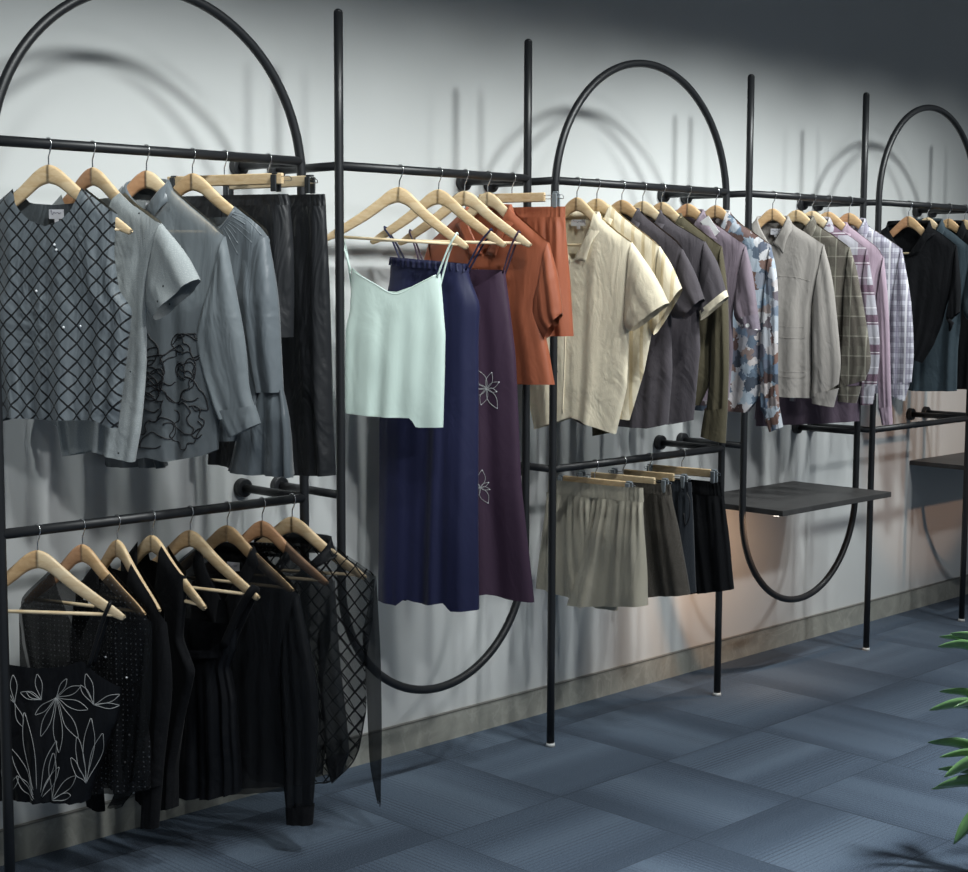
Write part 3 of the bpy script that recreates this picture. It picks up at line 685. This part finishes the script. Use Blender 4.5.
b = shirt('sleeveless_top', fr, 'black sleeveless halter top with deep armholes, fourth on the lower rail', G2, M_blkm, (164, 565), (186, 606),
    [(183, 640), (196, 671), (184, 720), (175, 768), (174, 808)], (148, 806), (148, 640), seed=39, cat='top', v=1, T=.02, half=HALF)
fr = fr_hang((190, 510), 18, 'honey hanger with bar inside the black peplum camisole', True, wood_pair=(1, 0))
P = fr.px
b = slip('camisole', fr, 'black tie-neck camisole with gathered waist and flared peplum', G2, M_blk, [(188, 660), (205, 655), (226, 640), (238, 628)],
    [(238, 628), (236, 650), (229, 668), (236, 700), (240, 770), (240, 792)], (188, 794), [(215, 796)], ((228, 642), (254, 606)), 42, k=8, amp=.008, strapw=.022, strapmat=M_blkm)
tube(b.root, 'waist_band', M_blk, [(P(147, 648), P(231, 648)), (P(147, 656), P(231, 656))], T=.030, amp=.002, k=16, ns=40, nt=6, seed=4, T0=.029)
fr = fr_hang((227, 505), 20, 'tan hanger inside the black organza shirt with wide sleeves', True, wood_pair=(1, 1))
P = fr.px
b = shirt('blouse', fr, 'black organza blouse with wide long sleeve and buttoned cuff, behind the peplum camisole', G2, M_organzab, (252, 556), (298, 594),
    [(296, 640), (288, 680), (290, 740), (288, 790)], (227, 791), (227, 600), seed=45, cat='blouse', v=1, lab=True, smat=M_organzab, colmat=M_blkm,
    sleeve=[((283, 640), (299, 594)), ((282, 690), (314, 670)), ((285, 750), (318, 712)), ((286, 790), (316, 780)), ((288, 808), (314, 806))], Ts=.026, sT1=.016,
    cuff=[((287, 806), (314.5, 804)), ((288, 822), (313, 824))], cmat=M_blkm, collar_=dict(tip=(236, 640), leaf=.04))
fr = fr_hang((262, 501), 26, 'tan hanger inside the black blouse with beaded collar', True, wood_pair=(3, 3))
P = fr.px
b = shirt('blouse', fr, 'sheer black blouse with a shiny beaded collar band', G2, M_organzal, (286, 556), (333, 580),
    [(330, 640), (322, 680), (326, 740), (322, 775)], (260, 780), (260, 590), seed=48, cat='blouse', smat=M_organzal,
    sleeve=[((318, 640), (334, 580)), ((321, 680), (338, 650)), ((324, 730), (346, 715)), ((326, 760), (350, 754))], Ts=.024, sT1=.012,
    cuff=[((325, 758), (350, 752)), ((333, 783), (343, 772))], cmat=M_organzab)
collar(b.root, M_stud, b.N[0], b.N[1], fr.px(262, 585)[1], fr.px(268, 590), T=.02, stand=.020, leaf=.022)
fr = fr_hang((292, 496.5), 30, 'pale knotty hanger inside the sheer lattice shirt', True, wood_pair=(0, 0))
P = fr.px
b = shirt('blouse', fr, 'sheer black shirt with diamond lattice cords, last on the nearest lower rail', G2, M_latb, (331, 548), (375, 576),
    [(373, 620), (366, 660), (367, 710), (358, 752)], (302, 782), (302, 580), hem=[(348, 768), (331, 779)], seed=51, cat='blouse', smat=M_organzal, colmat=M_organzab,
    sleeve=[((363, 640), (376, 575)), ((366, 660), (380, 650)), ((369, 730), (382, 725)), ((371, 765), (382, 764)), ((378, 800), (381, 806))], Ts=.018, sT1=.006, collar_=dict(tip=(318, 568), leaf=.034, stand=.028))
stitch(b, 'hem_edge', CORD, [P(366, 712), P(358, 752), P(348, 768), P(331, 779), P(302, 782), P(280, 779)], .0022, 0, 40)

# ---- rack 2
fr = fr_hang((400, 169), 32, 'pale hanger with bar holding the mint camisole', roll=3.5, wood_pair=(0, 0))
b = slip('camisole', fr, 'mint green satin camisole with thin straps on the second rack', G3, M_mint, [(397, 294), (418, 285), (437, 275), (440.5, 273.6)],
    [(440.5, 273.6), (443.6, 310), (446, 335), (445, 380), (444, 427)], (397, 417.5), [(413, 417.5), (418, 427)], ((438, 275), (457, 233)), 60, amp=.005, k=2.6, T=.022,
    sideL=[(352, 268), (350, 310), (345.5, 330), (345, 380), (345.5, 416.5)], flare=.25, hemL=True, backdrop=.06)
tb_ = [b.tf[0], b.tf[1]]
stitch(b, 'neck_binding', M_mint, [fr.px(*q) for q in ((354, 271), (375, 283), (397, 294), (418, 285), (437, 275))], .0022, -.001, 30)
fr = fr_hang((439, 171), 25, 'pale hanger holding the navy slip dress', roll=1.5, wood_pair=(0, 0))
P = fr.px
b = slip('slip_dress', fr, 'long navy blue satin slip dress with ruched neckline', G3, M_navy, [(432, 264), (450, 264), (467.5, 265.5)],
    [(467.5, 265.5), (470, 280), (480, 304), (478, 336), (478, 420), (478, 610)], (432, 603), [(448, 601), (455, 609)], ((467, 268), (491, 236)), 63, amp=.009, k=3, T=.03, cat='dress',
    sideL=[(391, 258), (390, 280), (384, 310), (383, 340), (380, 420), (379, 602)], flare=.3)
tube(b.root, 'ruched_band', M_navy, [((P(390.5, 257)[0], P(390.5, 257)[1]), P(468, 264)), (P(390, 265), P(469, 272))], T=.032, amp=.004, k=26, ns=80, nt=6, seed=6, T0=.031)
fr = fr_hang((465, 172.5), 24, 'blond hanger holding the plum slip dress', roll=1, wood_pair=(0, 2))
P = fr.px
b = slip('slip_dress', fr, 'long dark plum satin slip dress with crystal flowers, behind the navy dress', G3, M_plum, [(460, 292), (485, 284), (500, 273), (505, 270)],
    [(505, 270), (510, 307), (516, 355), (522, 480), (535, 602)], (463, 596), [(490, 592), (510, 598)], ((504, 271), (519, 234)), 66, amp=.008, k=3, T=.028, cat='dress', flare=.3)
rr = random.Random(4)
for (cx, cy_), n_, L in (((490, 388), 8, 22), ((485, 486), 7, 17)):
    for i in range(n_):
        a = 6.283*i/n_+.3; d = np.array([math.cos(a), math.sin(a)]); nn = np.array([-d[1], d[0]]); ll = L*(1. if i % 2 else .75)*(.62 if abs(d[0]) > .6 else 1)
        pts = [P(*(np.array([cx, cy_])+d*ll*t+nn*ll*.2*s_*math.sin(3.14*t))) for s_, T_ in ((1, np.linspace(0, 1, 6)), (-1, np.linspace(1, 0, 6)[1:])) for t in T_]
        stitch(b, 'crystal_petal', SILVER, pts, .0008, .001, 22)
        u, v_ = P(*(np.array([cx, cy_])+d*ll)); stone(b, u, v_, .0022)
fr = fr_hang((488, 173), 16, 'blond hanger inside the rust satin shirt', wood_pair=(2, 2))
P = fr.px
b = shirt('shirt', fr, 'rust orange satin short-sleeved shirt hanging behind the two slip dresses', G3, M_rust, (509, 212), (549, 243),
    [(547, 275), (540, 310), (549, 350), (555, 384.5)], (484, 384), (481, 256), hem=[(519, 384)], seed=70, amp=.006, v=1, collar_=dict(tip=(500, 258), leaf=.05),
    sleeve=[((536, 290), (549, 242)), ((533, 305), (557, 275)), ((533, 322), (562.5, 309)), ((545, 339.5), (562, 314))], Ts=.024, sT1=.02)
for q in ((481, 270), (482, 300), (483, 335)): button(b.root, *P(*q), b.front(*P(*q)), NT('rust_button').bsdf(lin(120, 60, 38), .3))
fr = clip_frame((512, 175), 16, False, 'pale clip hanger holding the rust satin shorts', (545, 199), (556, 208), False, wd=0)
bottoms('shorts', fr, 'rust orange satin shorts clipped behind the matching rust shirt', G3, M_rust, None, ((565.5, 206.5), (565.5, 217)),
    [((512, 290), (570, 280)), ((520, 336), (574.5, 336))], seed=73, amp=.007, k=2.5, cat='shorts', gather=.006, gk=8)

# ---- rack 3, upper rail
def std(kind, hook_, phi, hl, label, group, mat, N, S, side, hemc, nf, sleeve, wp=None, **kw):
    fr = fr_hang(hook_, phi, hl, wood_pair=wp); return fr, shirt(kind, fr, label, group, mat, N, S, side, hemc, nf, sleeve, **kw)
fr, b = std('shirt', (577, 179), 15, 'tan-topped hanger inside the first cream shirt', 'cream open-collared short-sleeved shirt, right beside the rust shorts', G4, M_cream, (597, 219), (632, 243),
    [(630, 285), (629, 331), (627, 388), (616, 434)], (570, 416), (573, 262), [((625, 326), (632, 242)), ((627, 330), (655, 275)), ((632, 331), (669, 303))], wp=(1, 0), hem=[(592, 424)], seed=80, v=1,
    collar_=dict(tip=(590, 262), leaf=.045), T=.024, Ts=.03, sT1=.034, colmat=M_cream)
P = fr.px
for q in ((561, 347), (561, 371), (563, 300)): button(b.root, *P(*q), b.front(*P(*q))-.0008, DKBTN, .0045)
stitch(b, 'placket_edge', M_cream, [P(572, 266), P(570, 310), P(569, 360), P(567, 412)], .0020, .0006, 30)
neck_label(b.root, 0., b.N[1]-.01, -.012, .05, .02, 5, WHITEPAPER)
fr, b = std('shirt', (597, 180), 20, 'pale hanger inside the second cream shirt', 'cream short-sleeved shirt with faint stripes, between the plain cream and charcoal shirts', G4, M_cream2, (609, 212), (660, 247),
    [(657, 290), (653, 330), (645, 371), (630, 420)], (595, 414), (596, 240), [((652, 325), (660, 246)), ((650, 330), (672, 265)), ((654, 335), (682.5, 288))], wp=(0, 0), seed=83, v=1, collar_=dict(tip=(612, 240)), Ts=.026, sT1=.03)
fr, b = std('shirt', (622, 182), 14, 'tan hanger inside the nearer charcoal shirt', 'charcoal short-sleeved shirt with plain sleeves, next to the cream shirts', G4, M_coal, (637, 215), (683, 250),
    [(678, 290), (671, 316), (672, 371), (668, 424)], (622, 426), (622, 245), [((670, 312), (683, 249)), ((674, 318), (695, 272)), ((685, 319), (704, 299))], wp=(1, 1), seed=86, v=1, collar_=dict(tip=(638, 246)), Ts=.026, sT1=.03, hem=[(650, 428)])
fr, b = std('shirt', (643, 183), 22, 'pale hanger inside the charcoal shirt with cream sleeve bands', 'charcoal short-sleeved shirt with cream bands on its sleeve ends', G4, M_coal, (660, 217), (705, 242),
    [(702, 285), (699, 312), (701, 350), (694, 420)], (641, 424), (641, 246), [((698, 305), (705, 241)), ((698, 312), (718, 264)), ((699, 317), (727, 293))], wp=(0, 2), seed=89, v=1, collar_=dict(tip=(660, 246)), Ts=.026, sT1=.028,
    cuff=[((699.5, 313), (727, 290)), ((701, 320.5), (729, 296.5))], cmat=M_cream, hem=[(672, 424)])
fr, b = std('shirt', (662, 185), 18, 'honey hanger inside the olive shirt', 'olive long-sleeved shirt with hanging cuff, behind the cream-banded charcoal shirt', G4, M_olive, (680, 220), (722, 247),
    [(718, 290), (714, 330), (712, 380), (700, 405)], (660, 410), (660, 246), [((715, 300), (722, 246)), ((712, 330), (727, 290)), ((710, 370), (729, 360)), ((706, 412), (728, 410))], wp=(1, 0), seed=92, v=1, collar_=dict(tip=(680, 248)), Ts=.024, sT1=.018,
    cuff=[((705, 410), (728, 408)), ((701, 436), (726, 443))])
fr, b = std('shirt', (688, 186), 18, 'tan hanger inside the mauve-grey shirt', 'mauve-grey short-sleeved shirt with white pattern on the sleeve hem', G4, M_mauveg, (702, 216), (745, 245),
    [(741, 285), (733, 312), (734, 350), (730, 398)], (686, 402), (690, 238), [((734, 305), (746, 245)), ((735, 318), (753, 275)), ((741, 324), (759.5, 322))], wp=(3, 1), seed=95, v=1, collar_=dict(tip=(720, 240), leaf=.04), Ts=.024, sT1=.022, colmat=M_mauveg,
    cuff=[((739, 318), (758.5, 314)), ((742, 327), (760.5, 330))], cmat=fabric('mauve_white_motif', None, .8, pattern=dots(lin(118, 108, 120), lin(220, 220, 220), .022, .32)))
panel(b.root, 'collar_lining', WHITEPAPER, [fr.px(*q) for q in ((703, 222), (711, 216), (722, 232), (716, 238))], .026, .002)
fr, b = std('shirt', (716, 187.5), 18, 'honey hanger inside the blue and brown print shirt', 'long-sleeved shirt with blue, brown and white abstract print', G4, M_floral, (728, 217), (771, 245),
    [(767, 290), (762, 330), (761, 385), (757, 400)], (722, 411), (716, 240), [((763, 310), (771, 245)), ((760, 340), (778, 285)), ((760, 380), (778.5, 370)), ((761, 410), (780, 408))], wp=(1, 1), seed=98, v=1, collar_=dict(tip=(728, 246)), Ts=.022, sT1=.016,
    cuff=[((761, 407), (779.5, 405)), ((770, 432), (783, 427))], hem=[(748, 412)])

# ---- rack 3, lower rail: four pairs of shorts
def sh(hook_, hl, label, mat, barx, clip, band, legs, seed, wd=0, **kw):
    fr = clip_frame(hook_, 8, True, hl, barx, clip, False, wd=wd); r = bottoms('shorts', fr, label, G5, mat, None, band, legs, seed=seed, **kw); return fr, r
fr, r = sh((595, 462.6), 'pale clip hanger holding the khaki satin shorts', 'khaki satin shorts with wide legs, nearest of the four on the lower rail', M_khaki, (627, 484), (629, 491), ((643, 488), (643.5, 502)),
    [((590, 515), (645, 520)), ((584, 545), (648, 560)), ((571, 604), (652, 604))], 110, amp=.008, k=3, T=.030, gather=.010, gk=9, sep=.026)
fr, r = sh((623, 459), 'pale clip hanger holding the dark taupe shorts', 'dark taupe shorts, second from the left among the four', M_brown, (655, 480), (665, 486), ((671, 485), (672, 495)),
    [((624, 545), (682, 545)), ((632, 596), (691, 594))], 113, amp=.007, k=2.5, wd=2)
fr, r = sh((649, 455.7), 'pale clip hanger holding the ink navy shorts', 'ink navy shorts with a dangling drawstring, third of the four', M_navyb, (674, 474), (684, 482.5), ((691, 482), (692, 492)),
    [((650, 545), (694, 540)), ((660, 594), (697, 592))], 116, amp=.005, k=2.5)
P = fr.px
strip(r, 'drawstring', CORD, [(P(690, 492)[0], P(690, 492)[1], .022), (P(694, 500)[0], P(694, 500)[1], .028), (P(694, 515)[0], P(694, 515)[1], .03), (P(690, 524)[0], P(690, 524)[1], .03), (P(688, 512)[0], P(688, 512)[1], .028)], .004)
fr, r = sh((682, 452), 'pale clip hanger holding the black elastic-waist shorts', 'black cotton shorts with gathered waist, nearest the shelf', M_blkm, (711, 472), (714, 478), ((722, 483), (724, 496)),
    [((684, 540), (729, 540)), ((693, 593), (734, 589))], 119, amp=.006, k=2.5)

# ---- rack 4
fr, b = std('shirt', (773, 192), 25, 'honey hanger inside the stone grey utility shirt', 'stone grey long-sleeved utility shirt with chest and hip pockets', G6, M_stone, (787, 222), (824, 245),
    [(818, 280), (812, 305), (812, 350), (812, 398)], (770, 396), (771, 246), [((813, 300), (824, 244)), ((812, 335), (833, 282)), ((812, 375), (840, 345)), ((811, 396), (841, 366)), ((813, 400), (839, 384))], wp=(1, 1), seed=130, v=1,
    collar_=dict(tip=(784, 254), leaf=.04), Ts=.026, sT1=.018, cuff=[((812, 394), (839, 388)), ((812, 403), (834, 407))], lab=LABELM)
P = fr.px
stitch(b, 'yoke_seam', M_stone, [P(779, 276), P(795, 277), P(811, 281)], .0011, 0., 14)
for (y0, y1) in ((326, 337), (371, 376)):
    stitch(b, 'pocket_seam', M_stone, [P(779, y0), P(792, y0+.5), P(805, y0+1)], .0009, 0., 14); stitch(b, 'pocket_seam', M_stone, [P(780, y1), P(792, y1+1), P(804, y1+1), P(807, y1-4)], .0011, .0, 18)
fr, b = std('shirt', (797, 193.5), 15, 'pale hanger inside the olive check shirt', 'olive and grey check flannel shirt, beside the stone grey utility shirt', G6, M_plo, (812, 222), (850, 248),
    [(847, 285), (844, 310), (842, 350), (838, 395)], (796, 396), (797, 242), [((844, 300), (850, 247)), ((843, 330), (859, 280)), ((840, 365), (871, 355)), ((838, 388), (866, 380))], wp=(0, 0), seed=133, v=1, collar_=dict(tip=(812, 248)), Ts=.024, sT1=.018,
    cuff=[((838, 386), (862, 386)), ((838, 401), (857, 403))])
fr, b = std('shirt', (812.5, 194), 24, 'pale hanger inside the plum block check shirt', 'plum and grey block check shirt with a long dusky plum tail', G6, M_plp, (829, 223), (867, 249),
    [(864, 285), (860, 310), (860, 360), (859, 400)], (806, 402), (811, 246), [((860, 300), (867, 248)), ((860, 330), (877, 310)), ((861, 370), (880, 350)), ((860, 390), (877, 385))], wp=(0, 2), seed=136, v=1, collar_=dict(tip=(830, 250)), Ts=.022, sT1=.016, smat=M_plp,
    cuff=[((860, 388), (876, 384)), ((860, 405), (873, 404))], cmat=M_plp)
P = fr.px; q = b.width(P(811, 395)[1], 1); q2 = b.width(P(811, 426)[1], 1)
tube(b.root, 'shirt_tail', M_plumd, [((-q-.004, P(811, 372)[1]), (q+.004, P(860, 372)[1])), ((-q-.004, P(811, 395)[1]), (q+.004, P(860, 392)[1])), ((-q2-.004, P(811, 428)[1]), (q2+.004, P(859, 421)[1]))], T=.034, amp=.004, k=3, ns=36, nt=10, seed=2)
fr, b = std('shirt', (828.5, 195), 22, 'honey hanger inside the lilac shirt', 'plain lilac long-sleeved shirt between the two check shirts', G6, M_lilac, (846, 228), (883, 257),
    [(880, 290), (876, 320), (876, 360), (874, 400)], (827, 404), (828, 250), [((876, 305), (884, 256)), ((877, 345), (889, 310)), ((878, 385), (891, 380)), ((879, 410), (892, 408))], wp=(1, 1), seed=139, v=1, collar_=dict(tip=(847, 254)), Ts=.02, sT1=.014,
    cuff=[((879, 408), (892, 406)), ((882, 425), (893, 424))])
fr, b = std('shirt', (849.5, 196), 20, 'tan knotty hanger inside the white and lilac check shirt', 'white and lilac fine check shirt, last before the black shirts', G6, M_plw, (864, 224), (902, 249),
    [(898, 285), (892, 315), (891, 350), (889, 392)], (848, 396), (848, 246), [((892, 300), (902, 248)), ((890, 330), (911, 300)), ((889, 360), (914, 350)), ((889, 385), (912, 382))], wp=(3, 1), seed=142, v=1, collar_=dict(tip=(866, 250)), Ts=.024, sT1=.016,
    cuff=[((889, 384), (911, 380)), ((891, 395), (905, 401))])

# ---- rack 5
fr, b = std('shirt', (909, 199.5), 15, 'pale hanger inside the black tie-sleeve shirt', 'black short-sleeved shirt with wide collar and knotted sleeve, over the teal shirt', G7, M_blkm, (929, 226), (957, 246),
    [(954, 285), (947, 305), (942, 325), (934, 345), (923, 363)], (900, 356), (905, 258), [((948, 310), (957, 245)), ((946, 318), (961, 285)), ((948, 322), (960, 312))], wp=(3, 1), seed=150, v=1, collar_=dict(tip=(922, 252), leaf=.055), Ts=.024, sT1=.02, lab=None)
P = fr.px
for fl in (-1, 1): MB().sweep([(fl*P(950, 320)[0], -.022, P(950, 320)[1]), (fl*P(953, 323)[0], -.028, P(953, 323)[1]), (fl*P(951, 331)[0], -.024, P(951, 331)[1])], [.008, .011, .004], 10).build('sleeve_knot', M_blkm, b.root)
fr, b = std('shirt', (928, 200.6), 15, 'blond hanger inside the dark teal shirt', 'dark teal denim shirt hanging below and behind the black tie-sleeve shirt', G7, M_teal, (941, 224), (974, 250),
    [(970, 285), (962, 310), (958, 350), (957, 391)], (925, 391), (926, 248), [((962, 305), (974, 249)), ((964, 315), (984, 280)), ((968, 320), (988, 304))], wp=(2, 2), seed=153, v=1, collar_=dict(tip=(940, 248)))
fr, b = std('shirt', (949, 202), 15, 'tan knotty hanger inside the black shirt at the right edge', 'black shirt cut by the right edge, second to last on the farthest rail', G7, M_blkm, (962, 226), (994, 252),
    [(990, 285), (984, 310), (978, 350), (976, 389)], (946, 389), (946, 250), [((984, 305), (994, 251)), ((986, 315), (1003, 285)), ((990, 322), (1008, 306))], wp=(1, 1), seed=156, v=1, collar_=dict(tip=(962, 250)))
fr, b = std('shirt', (965, 203), 15, 'honey hanger half out of frame inside the last black shirt', 'last black shirt on the farthest rail, mostly out of frame', G7, M_blkm, (980, 228), (1010, 254),
    [(1006, 285), (1000, 310), (996, 350), (993, 388)], (963, 388), (963, 252), [((1000, 305), (1010, 253)), ((1001, 315), (1018, 285)), ((1005, 322), (1023, 306))], wp=(1, 0), seed=159, v=1, collar_=dict(tip=(979, 252)))

# ------------------------------------------------------------------ plant at the right edge
def plant():
    base = np.array([0, 0, 0.]); d = ray(1050, 880); t = (0-CAM[2])/d[2]; base = CAM+d*t
    root = empty('potted_plant', Matrix.Translation(Vector(base)), 'glossy green leafy plant poking in at the right edge', 'plant')
    kp = NT('grey_planter').bsdf((.12, .12, .12), .6)
    MB().sweep([(0, 0, 0), (0, 0, .02), (0, 0, .20), (0, 0, .205), (0, 0, .20), (0, 0, .17)], [.085, .09, .115, .115, .105, .10], 32).build('pot', kp, root)
    ks = NT('potting_soil'); s_ = ks.bsdf((.03, .02, .015), .95); MB().sweep([(0, 0, .165), (0, 0, .172)], [.101, .098], 24).build('soil', s_, root)
    kl = NT('glossy_leaf'); u, v = kl.uv()
    mid = kl.math('LESS_THAN', kl.math('ABSOLUTE', u), .0012)
    nz = kl.noise(kl.n('TexCoord').outputs['Object'], 9., 3.)
    c = kl.ramp(nz, [(.3, lin(62, 96, 58)), (.7, lin(116, 156, 100))]); c = kl.mix(kl.math('MULTIPLY', mid, .5), c, lin(130, 160, 110))
    lm = kl.bsdf(c, .28, spec=.5, coat=.2)
    st = NT('green_stem').bsdf(lin(70, 92, 52), .6)
    toc = lambda px, py, dz=0: on_plane(px, py, base+np.array([0, 0, .2]), fwd)-base+fwd*dz
    hubs = [(toc(1004, 668), 'a'), (toc(1006, 720), 'b'), (toc(1010, 772), 'c'), (toc(1014, 800), 'd')]
    MB().sweep(spline([(0, 0, .165)]+[tuple(h) for h, nm in hubs[::-1]]+[tuple(hubs[0][0]+np.array([0, 0, .04]))], 40), .0055, 8).build('stem', st, root)
    tips = [(0, 947, 632, 7, -.03), (0, 940, 648, 8, .02), (0, 946, 640, 6, .06), (1, 945, 695, 7, .05), (1, 927, 709, 9, -.02), (1, 948, 712, 6, .08), (1, 944, 702, 6, -.08), (2, 931, 745, 9, .03), (2, 935, 754, 7, -.04), (2, 936, 771, 14, -.07), (3, 934, 785, 11, -.02), (3, 937, 794, 7, .05), (3, 948, 777, 8, .09), (3, 948, 839, 14, -.05), (2, 1075, 742, 10, .05), (1, 1080, 700, 10, -.03), (0, 1070, 640, 10, .04), (3, 1090, 800, 12, 0), (0, 1010, 610, 9, .05), (1, 1020, 650, 9, -.09)]
    rr = random.Random(2)
    for hi, px, py, w, dz in tips:
        h = hubs[hi][0]; tip = toc(px, py, dz); mid_ = h*.5+tip*.5+np.array([0, 0, .025]); ctr = spline([h, mid_, tip], 22)
        V = []; UV = []; f = []; hw = w/2/380.
        for i, p in enumerate(ctr):
            t = i/21; tg = ctr[min(i+1, 21)]-ctr[max(i-1, 0)]; tg /= np.linalg.norm(tg)
            sd = np.cross(tg, fwd*.8+np.array([0, 0, .6])); sd /= np.linalg.norm(sd)+1e-9; nn = np.cross(sd, tg)
            ww = hw*1.6*(math.sin(math.pi*min(1, .06+t**1.35*.94))**.8)+.0008
            for j in range(5):
                x = (j-2)/2; V.append(p+sd*ww*x+nn*(.35*ww*abs(x))); UV.append((x*ww, t))
        f = [(i*5+j, (i+1)*5+j, (i+1)*5+j+1, i*5+j+1) for i in range(21) for j in range(4)]
        o = link('leaf', V, f, lm, root, uvs=UV); sm = o.modifiers.new('solid', 'SOLIDIFY'); sm.thickness = .0012
plant()

# ------------------------------------------------------------------ light
def spot(x, y, z, tx, ty, tz, power, color, size=70, blend=.7, rad=.04):
    l = bpy.data.lights.new('room_or_fill_spot', 'SPOT'); l.energy = power; l.color = color; l.spot_size = R(size); l.spot_blend = blend; l.shadow_soft_size = rad
    o = bpy.data.objects.new('room_or_fill_spot', l); col.objects.link(o); o.location = (x, y, z)
    o.rotation_euler = (Vector((tx, ty, tz))-Vector((x, y, z))).to_track_quat('-Z', 'Y').to_euler(); return o
COOL = (.95, 1., .99)
for x, pw in ((-.45, 44), (.06, 62), (.52, 74), (.95, 62), (1.38, 70), (1.85, 68), (2.33, 76), (2.75, 80), (3.14, 98), (3.62, 72), (4.13, 70), (4.7, 44)):  # ceiling row; the in-between spots are added to soften the arch shadows
    spot(x, -1.5, 2.75, x, -.12, 1.36, pw, COOL, 66, 1., .055)
for x in (-.9, .7, 2.3, 3.9): spot(x, -3.4, 2.9, x+.1, -.3, 1.0, 150, (.97, .99, 1.), 44, 1., .12)  # added frontal fill for the clothes, no known fixtures
for x in (-1.6, .2, 2.0, 3.8): spot(x, -2.6, 2.9, x, -2.0, 0, 560, (.93, .98, 1.), 66, 1., .10)  # added downward fill to brighten the carpet, no known fixtures
spot(4.55, -3.6, 2.1, 4.66, 0, .72, 100, (1., .56, .32), 17, .45, .05)  # warm low light from out in the room, below ceiling height
spot(2.93, -.40, .648, 3.08, -.02, .22, 14, (1., .61, .36), 140, 1., .012)  # the shelf's own LED, just under its lens
w = bpy.data.worlds.new('world'); sc.world = w; w.use_nodes = True
bg = w.node_tree.nodes['Background']; bg.inputs[0].default_value = (.80, .90, 1., 1); bg.inputs[1].default_value = .175

sc.view_settings.view_transform = 'Standard'; sc.view_settings.look = 'None'; sc.view_settings.gamma = 1; sc.view_settings.use_curve_mapping = False
sc.view_settings.exposure = 0
sc.cycles.transparent_max_bounces = 32
